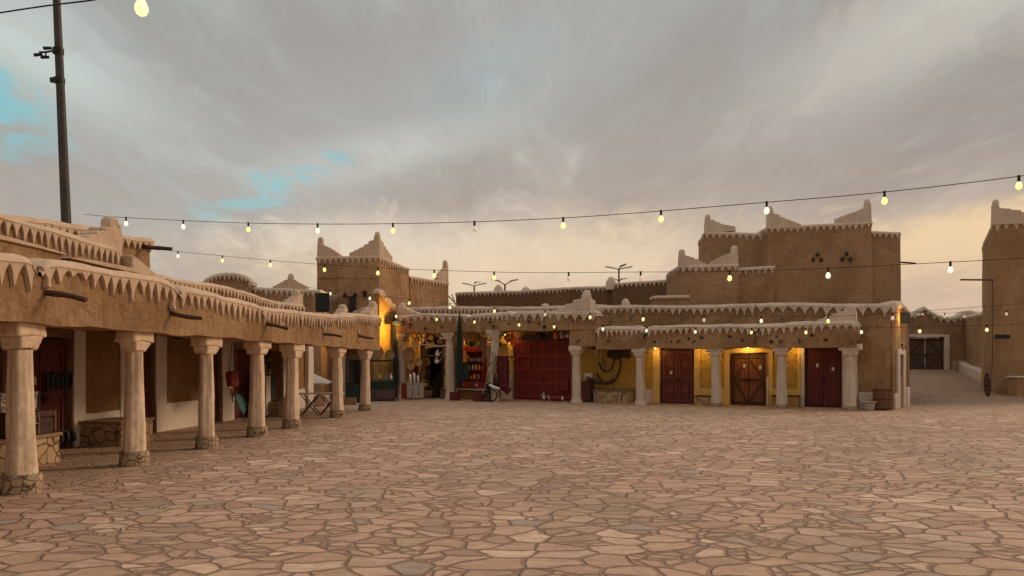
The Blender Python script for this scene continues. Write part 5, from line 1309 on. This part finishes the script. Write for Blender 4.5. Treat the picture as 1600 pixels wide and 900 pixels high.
for i, (x, m, lab) in enumerate(((-.45, 'orange_paint', 'orange basket ball shaped gourd at the left on the bottom of the red shelf'), (.0, 'plants', 'dark green gourd in the middle of the bottom of the red shelf'), (.3, 'canvas_white', 'pale gourd at the right on the bottom of the red shelf'))):
    g_ = MB().lathe([(.05, 0), (.15, .06), (.17, .14), (.12, .24), (.04, .30), (.03, .36)], (0, 0, 0), 14).build('gourd', m); tag(g_, lab.replace('basket ball shaped ', ''), 'gourd', 'gourds on the red shelf', MK.W(S(741, .95)+x, .95-.13, z0+.037))
tb = thing('display_table', 'low white table carrying the red shelf', 'table', on_mk(741, .95), MK.a)
MB().box(-.85, .8, -.42, .32, z0-.10, z0-.04).build('tabletop', 'canvas_white', tb, bevel=.01)
for x in (-.78, .73):
    for y in (-.36, .26): MB().tube([(x, y, 0), (x, y, z0-.10)], .03, 6).build('leg', 'canvas_white', tb)
MB().box(-.7, .65, -.1, -.07, .02, z0-.14).build('back_board', 'ochre', tb)
# old pump and wheel by third column
pm = thing('hand_pump', 'old metal hand pump with pipes and a white handle by the third market column', 'pump', on_mk(764, -.75), MK.a)
c = MB(); c.lathe([(.2, 0), (.2, .05), (.09, .08), (.09, .62), (.12, .66), (.12, .8), (.05, .86)], (0, 0, 0), 14); c.build('body', 'iron', pm)
for x in (-.32, .0, .32): MB().tube([(x*1.2, -.1, 0), (x*.4, 0, 1.0), (x*.1, 0, 1.6)], .022, 6).build('leg', 'steel', pm)
MB().tube([(-.05, -.05, .80), (.35, -.08, .66), (.62, -.1, .60)], [.05, .06, .05], 8).build('handle', 'white_paint', pm)
MB().tube([(.25+.26*math.cos(k/16*2*math.pi), -.15, .30+.26*math.sin(k/16*2*math.pi)) for k in range(17)], .025, 6).build('wheel', 'iron', pm)
# hoops hung on third column
c = MB()
for j, (r, dz) in enumerate(((.22, 0), (.2, -.42), (.24, -.8))): c.tube([(r*math.cos(k/14*2*math.pi), -.02*j, dz+r*1.2*math.sin(k/14*2*math.pi)) for k in range(15)], .02, 6)
c.tube([(0, 0, .3), (.03, 0, -1.1), (-.06, 0, -1.9)], .022, 6)
tag(c.build('horse_harness', 'rope'), 'pale rope harness hanging down the front of the third market column', 'harness', None, on_mk(770, -.42, mz(770, 560, -.42)), MK.a)
# things hung over the big red door
for i, (px, py, m, k_, lab) in enumerate(((868, 525, 'orange_paint', .9, 'orange lantern hung over the big red door'), (878, 524, 'canvas_white', .8, 'pale lantern hung over the big red door, left of the silver one'), (886, 523, 'silver', .8, 'silver lantern hung at the right over the big red door'), (846, 526, 'goods_dark', 1.0, 'black lantern hung over the middle of the big red door'))):
    t_ = thing('hanging_lantern', lab, 'lantern', on_mk(px, .9, mz(px, py+5, .9)), 0, 'lanterns over the big red door')
    MB().lathe([(.06*k_, 0), (.12*k_, .05), (.12*k_, .26), (.05*k_, .36), (.02*k_, .42)], (0, 0, 0), 8).build('lantern_body', m, t_); MB().tube([(0, 0, .40), (0, 0, .62)], .01, 5).build('hook', 'iron', t_)
bd = MB(); bd.box(-.9, .9, -.03, .03, 0, .28); tag(bd.build('signboard', 'wood_grey', bevel=.01), 'faded blank board above the big red door', 'board', None, on_mk(840, 1.25, mz(840, 532, 1.25)), MK.a)
pot(on_mk(850, 1.0, 0.03), 1.0, 'steel', 'dull metal pot standing on the ground before the big red door')
cy = thing('gas_bottle', 'red and white cylinder lying before the big red door', 'cylinder', on_mk(869, .95, .13), MK.a)
c = MB(); c.tube([(-.30, 0, 0), (-.26, 0, 0), (.26, 0, 0), (.30, 0, 0)], [.07, .12, .12, .07], 14); c.build('body', 'red_paint', cy); MB().tube([(.305, 0, 0), (.38, 0, 0)], [.11, .08], 12).build('cap', 'white_paint', cy); MB().tube([(-.38, 0, 0), (-.305, 0, 0)], [.06, .10], 12).build('cap', 'white_paint', cy)
c = MB(); c.slab(-.22, .22, -.02, .02, -.30, .30, .3); tag(c.build('leaning_board', 'red_paint', bevel=.01), 'small bright red board leaning on the big red door at its right', 'board', None, on_mk(881, 1.5, .75), MK.a)
# bay with hanging coil
co = thing('wooden_yoke', 'large dark curved wooden yoke frame hanging on the ochre wall', 'yoke', on_mk(940, 1.35, mz(940, 575, 1.35)), MK.a)
q = []
for k in range(26): a = R(-150+k*10); q.append((.30+.62*math.cos(a), 0, .25+.95*math.sin(a)))
MB().tube(q, [.05]*26, 7).build('outer_bow', 'wood_dark', co)
q = [(.25+.38*math.cos(R(-160+k*13)), -.05, .45+.62*math.sin(R(-160+k*13))) for k in range(24)]
MB().tube(q, .04, 7).build('inner_bow', 'wood_dark', co)
MB().tube([(-.75, 0, -.42), (-.2, -.05, -.62), (.35, -.05, -.66), (.55, -.03, -.5)], [.05, .08, .08, .04], 8).build('crossbeam', 'wood_grey', co)
MB().tube([(-.5, 0, .92), (.5, 0, .9), (.95, 0, .75)], .05, 7).build('top_beam', 'wood_dark', co)
sad = MB().slab(-.55, .45, -.12, .12, -.22, .2, .1).build('saddle', 'leather', w=.12, wsc=2.5, bevel=.04); tag(sad, 'dark leather saddle hung high right of the wooden yoke', 'saddle', None, on_mk(968, 1.2, mz(968, 552, 1.2)), MK.a)
bx = MB().box(-.18, .18, -.1, .1, 0, .26).build('meter_box', 'white_paint', bevel=.01); tag(bx, 'small white box on the wall left of the wooden yoke', 'box', None, on_mk(920, 1.45, mz(920, 592, 1.45)), MK.a)
dr = thing('small_cabinet', 'small dark cabinet on the ground behind the fourth market column', 'cabinet', on_mk(917, 1.1), MK.a)
MB().box(-.28, .28, -.2, .2, 0, .95).build('carcass', 'leather', dr, bevel=.01)
for z in (.1, .5): MB().box(-.24, .24, -.225, -.203, z, z+.34).build('drawer', 'wood_maroon', dr)
lad = MB()
for x in (-.12, .12): lad.tube([(x, 0, 0), (x, 0, .95)], .02, 6)
for z in (.2, .5, .8): lad.tube([(-.12, 0, z), (.12, 0, z)], .016, 6)
tag(lad.build('hanging_ladder', 'steel'), 'short metal ladder hung under the beam right of the fourth column', 'ladder', None, on_mk(936, 1.0, mz(936, 556, 1.0)), MK.a)
# right end: rattan bin and stone planter
rb = thing('rattan_bin', 'brown slatted round bin standing at the right end of the market', 'bin', on_mk(1380, .75), MK.a)
c = MB(); n = 22
for k in range(n):
    a = 2*math.pi*k/n; c.cbox((.34*math.cos(a), .34*math.sin(a), .42), (.085, .03, .76), rz=a+math.pi/2)
c.build('slats', 'rattan', rb)
for z in (.08, .42, .76): MB().tube([(.36*math.cos(k/24*2*math.pi), .36*math.sin(k/24*2*math.pi), z) for k in range(25)], .018, 6).build('hoop', 'wood_dark', rb)
MB().lathe([(.32, .03), (.325, .7), (.25, .74)], (0, 0, 0), 20).build('liner', 'wood_dark', rb)
sp_t = thing('stone_planter', 'small stone planter on the ground left of the brown slatted bin', 'planter', on_mk(1359, .55), MK.a)
MB().cbox((0, 0, .14), (.34, .3, .28), top=1.22).build('pot', 'stone_pot', sp_t, bevel=.03); MB().cbox((0, 0, .305), (.5, .42, .05)).build('rim', 'stone_pot', sp_t, bevel=.015)
# leaning cart wheel by right tower
wh = thing('cart_wheel', 'dark spoked cart wheel leaning at the foot of the right edge tower', 'wheel', (P(1543, 0, 38.2).x, 38.2, 0), R(68))
wr = .6; c = MB(); c.tube([(wr*math.cos(k/28*2*math.pi), 0, wr+.05+wr*math.sin(k/28*2*math.pi)) for k in range(29)], .05, 7); c.build('rim', 'wood_dark', wh)
for k in range(8): a = k*math.pi/4; MB().tube([(0, 0, wr+.05), (wr*.96*math.cos(a), 0, wr+.05+wr*.96*math.sin(a))], .025, 6).build('spoke', 'wood_dark', wh)
MB().tube([(0, -.1, wr+.05), (0, .1, wr+.05)], .09, 10).build('hub', 'wood_dark', wh)
# spotlights on the market parapet
def spot(px, py, o, label, a=0.0):
    t_ = thing('spotlight', label, 'spotlight', on_mk(px, o, mz(px, py, o)), MK.a+a, 'small spotlights along the market roof')
    hsg = MB().tube([(0, -.14, -.05), (0, .08, .04)], [.075, .06], 10).build('housing', 'black_plastic', t_); MB().tube([(0, .0, -.02), (0, .03, -.22)], .015, 6).build('bracket', 'iron', t_); MB().tube([(0, -.15, -.052), (0, -.155, -.055)], .06, 10).build('lens', 'silver', t_)
spot(985, 496, .9, 'small black spotlight left of the second roof joint, upper parapet', .4); spot(944, 500, .9, 'small black spotlight near the tall middle pinnacle', -.3)
spot(1064, 494, .9, 'small black spotlight above the maroon panelled door', .2); spot(1181, 521, -.5, 'small black spotlight over the cross braced door beam', .5)
spot(1222, 500, .9, 'small black spotlight behind the porch roof, right of centre', .2); spot(1007, 524, -.5, 'small black spotlight on the beam above the fifth column', -.4)
spot(1411, 540, 1.0, 'small black spotlight low on the rounded market corner', .2)
spot(770, 511, -.45, 'small black spotlight above the third market column', .2); spot(850, 511, -.45, 'small black spotlight on the beam above the big red door', -.2); spot(641, 508, -.45, 'small black spotlight on the beam near the first market column', .2)
# bamboo poles on the market roof
for i, (a, b) in enumerate((((700, 462), (716, 478)), ((706, 460), (712, 476)))):
    pa = P(a[0], a[1], 38.0); pb = P(b[0], b[1], 37.6)
    tag(MB().tube([pa, pb], .035, 6).build('roof_pole', 'wood_pale'), ('longer' if i == 0 else 'shorter')+' wooden pole lying slanted on the market roof at the left', 'pole', 'poles on the market roof')

# rows of small wares hung from the market beam on the left
rn = random.Random(21)
hang = [(636, 'brass', 'brass cup'), (646, 'goods_dark', 'black kettle'), (653, 'straw', 'straw fan'), (663, 'wood_dark', 'dark wooden ladle'), (671, 'silver', 'silver cup'), (679, 'goods_dark', 'black pan'),
        (690, 'clay', 'clay jug'), (697, 'brass', 'brass jug'), (730, 'orange_paint', 'orange gourd'), (737, 'goods_dark', 'black pot'), (748, 'straw', 'straw pouch'), (755, 'clay', 'clay jar'), (762, 'silver', 'silver jug'), (781, 'leather', 'leather flask'), (797, 'orange_paint', 'orange flask')]
for i, (px, m, nm) in enumerate(hang):
    o = .15 + .25*(i % 3); L = rn.uniform(.12, .5); r = rn.uniform(.07, .14)
    t_ = thing(nm.split()[-1], '%s hung from the market beam, %s' % (nm, ('left of the second column' if px < 704 else 'right of the second column') if px < 773 else 'right of the third column'), nm.split()[-1], MK.W(S(px, o), o, 3.38-L-.3), 0, 'small wares hung from the market beam')
    MB().lathe([(r*.3, 0), (r, r*.5), (r*.95, r*1.2), (r*.45, r*1.8), (r*.5, r*2.1), (r*.1, r*2.2)], (0, 0, 0), 12).build('vessel', m, t_); MB().tube([(0, 0, r*2.1), (0, 0, L+.28)], .010, 5).build('cord', 'rope', t_)
for px, py0, py1, o, w_, m, lab in ((668, 545, 600, .9, .3, 'leather', 'long dark leather strap bundle hanging at the left jamb of the dark doorway'), (693, 560, 612, 1.0, .3, 'wood_dark', 'dark hanging mat at the right jamb of the dark doorway'),
        (734, 520, 536, .5, .4, 'yellow_cloth', 'short yellow cloth above the red shelf'), (752, 522, 545, .4, .3, 'straw_dark', 'short brown cloth above the right of the red shelf'), (800, 520, 540, 1.2, .3, 'orange_paint', 'orange cloth at the top left of the big red door'), (712, 548, 600, .4, .22, 'rug_pattern', 'narrow red patterned rug hanging right of the second column')):
    cloth(px, py0, py1, o, w_, m, lab)

# small holes and knobs in the market fascia
for i, px in enumerate((664, 690, 742, 765, 795, 826, 842, 884, 896, 950, 967, 1022, 1048, 1076, 1096, 1140, 1160, 1205, 1213, 1248, 1268, 1290)):
    top = 3.55 if px < 931 else 2.66; zz = top+rn.uniform(-.08, .18)
    h_ = MB().cbox((0, 0, 0), (rn.uniform(.07, .16), .14, rn.uniform(.06, .12)), ry=rn.uniform(-.4, .4)); h_.build('beam_hole', 'goods_dark', M, loc=(S(px, -.3), -.235, zz), bevel=.015)

# bead strands, folded rugs and stacked trays that crowd the first bays
def W3(px): return 'beside the first column' if px < 660 else 'left of the dark doorway' if px < 672 else 'right of the dark doorway' if px < 704 else 'next to the tall umbrella' if px < 728 else 'in front of the red shelf' if px < 750 else 'beside the third column'
for i, (px, m, nm, o, L) in enumerate(((632, 'red_cloth', 'red', -.1, 1.1), (637, 'brass', 'brass', .2, .8), (652, 'straw', 'straw coloured', .1, 1.2), (659, 'maroon_cloth', 'maroon', .2, 1.5), (666, 'canvas_white', 'white', .3, .9),
        (676, 'brass', 'brass', -.1, .5), (688, 'leather_tan', 'tan', .2, .7), (699, 'orange_paint', 'orange', .5, 1.3), (709, 'yellow_cloth', 'yellow', .2, .9), (716, 'red_cloth', 'red', .4, 1.2), (724, 'canvas_white', 'white', .1, .8),
        (731, 'straw', 'straw coloured', .3, .7), (756, 'straw_dark', 'brown', .2, 1.6), (760, 'red_cloth', 'red', .4, 1.1), (766, 'brass', 'brass', .3, .9), (778, 'canvas_white', 'white', -.3, .9), (792, 'yellow_cloth', 'yellow', .4, 1.0))):
    b_ = MB(); k_ = int(L/.085)
    for q_ in range(k_): b_.ball((.015*math.sin(q_*1.7+i), .015*math.cos(q_*2.3), -q_*.085), .028+.014*((q_*7+i) % 3), 7, 4)
    b_.tube([(0, 0, .12), (0, 0, -L)], .006, 4)
    tag(b_.build('bead_strand', m), '%s strand of beads hanging %s' % (nm, W3(px)), 'beads', 'bead strands hanging in the market shop', MK.W(S(px, o), o, 3.28), 0)
for i, (px, o, n_, m, lab) in enumerate(((656, .7, 5, 'rug_pattern', 'stack of folded patterned rugs behind the painted chest'), (697, .7, 4, 'leather_tan', 'stack of folded tan hides behind the second column'), (757, 1.1, 4, 'straw_dark', 'stack of brown sacks right of the red shelf'))):
    t_ = thing('folded_stack', lab, 'stack', MK.W(S(px, o), o, 0), MK.a)
    for q_ in range(n_): MB().slab(-.26+.02*(q_ % 2), .26-.01*q_, -.2, .2, q_*.13, q_*.13+.12, .1).build('folded_layer', m if q_ % 2 else ('maroon_cloth' if i == 0 else m), t_, w=.03, wsc=3, bevel=.03)
for i, (px, py, o, r, m, lab) in enumerate(((668, 566, .85, .2, 'brass', 'brass tray on the wall left of the dark doorway'), (699, 556, .9, .2, 'clay', 'clay plate on the wall right of the dark doorway'), (730, 558, .85, .17, 'brass', 'small brass tray left of the red shelf'), (637, 585, .6, .2, 'steel', 'steel tray behind the first market column'), (801, 560, 1.3, .15, 'brass', 'small brass tray at the left jamb of the big red door'), (672, 519, .05, .2, 'straw_dark', 'brown tray high under the beam above the display rails'), (756, 520, .05, .2, 'straw', 'yellow tray high under the beam right of the red shelf'))):
    plate(px, py, o, r, m, lab, 'tray', 'hanging_tray')
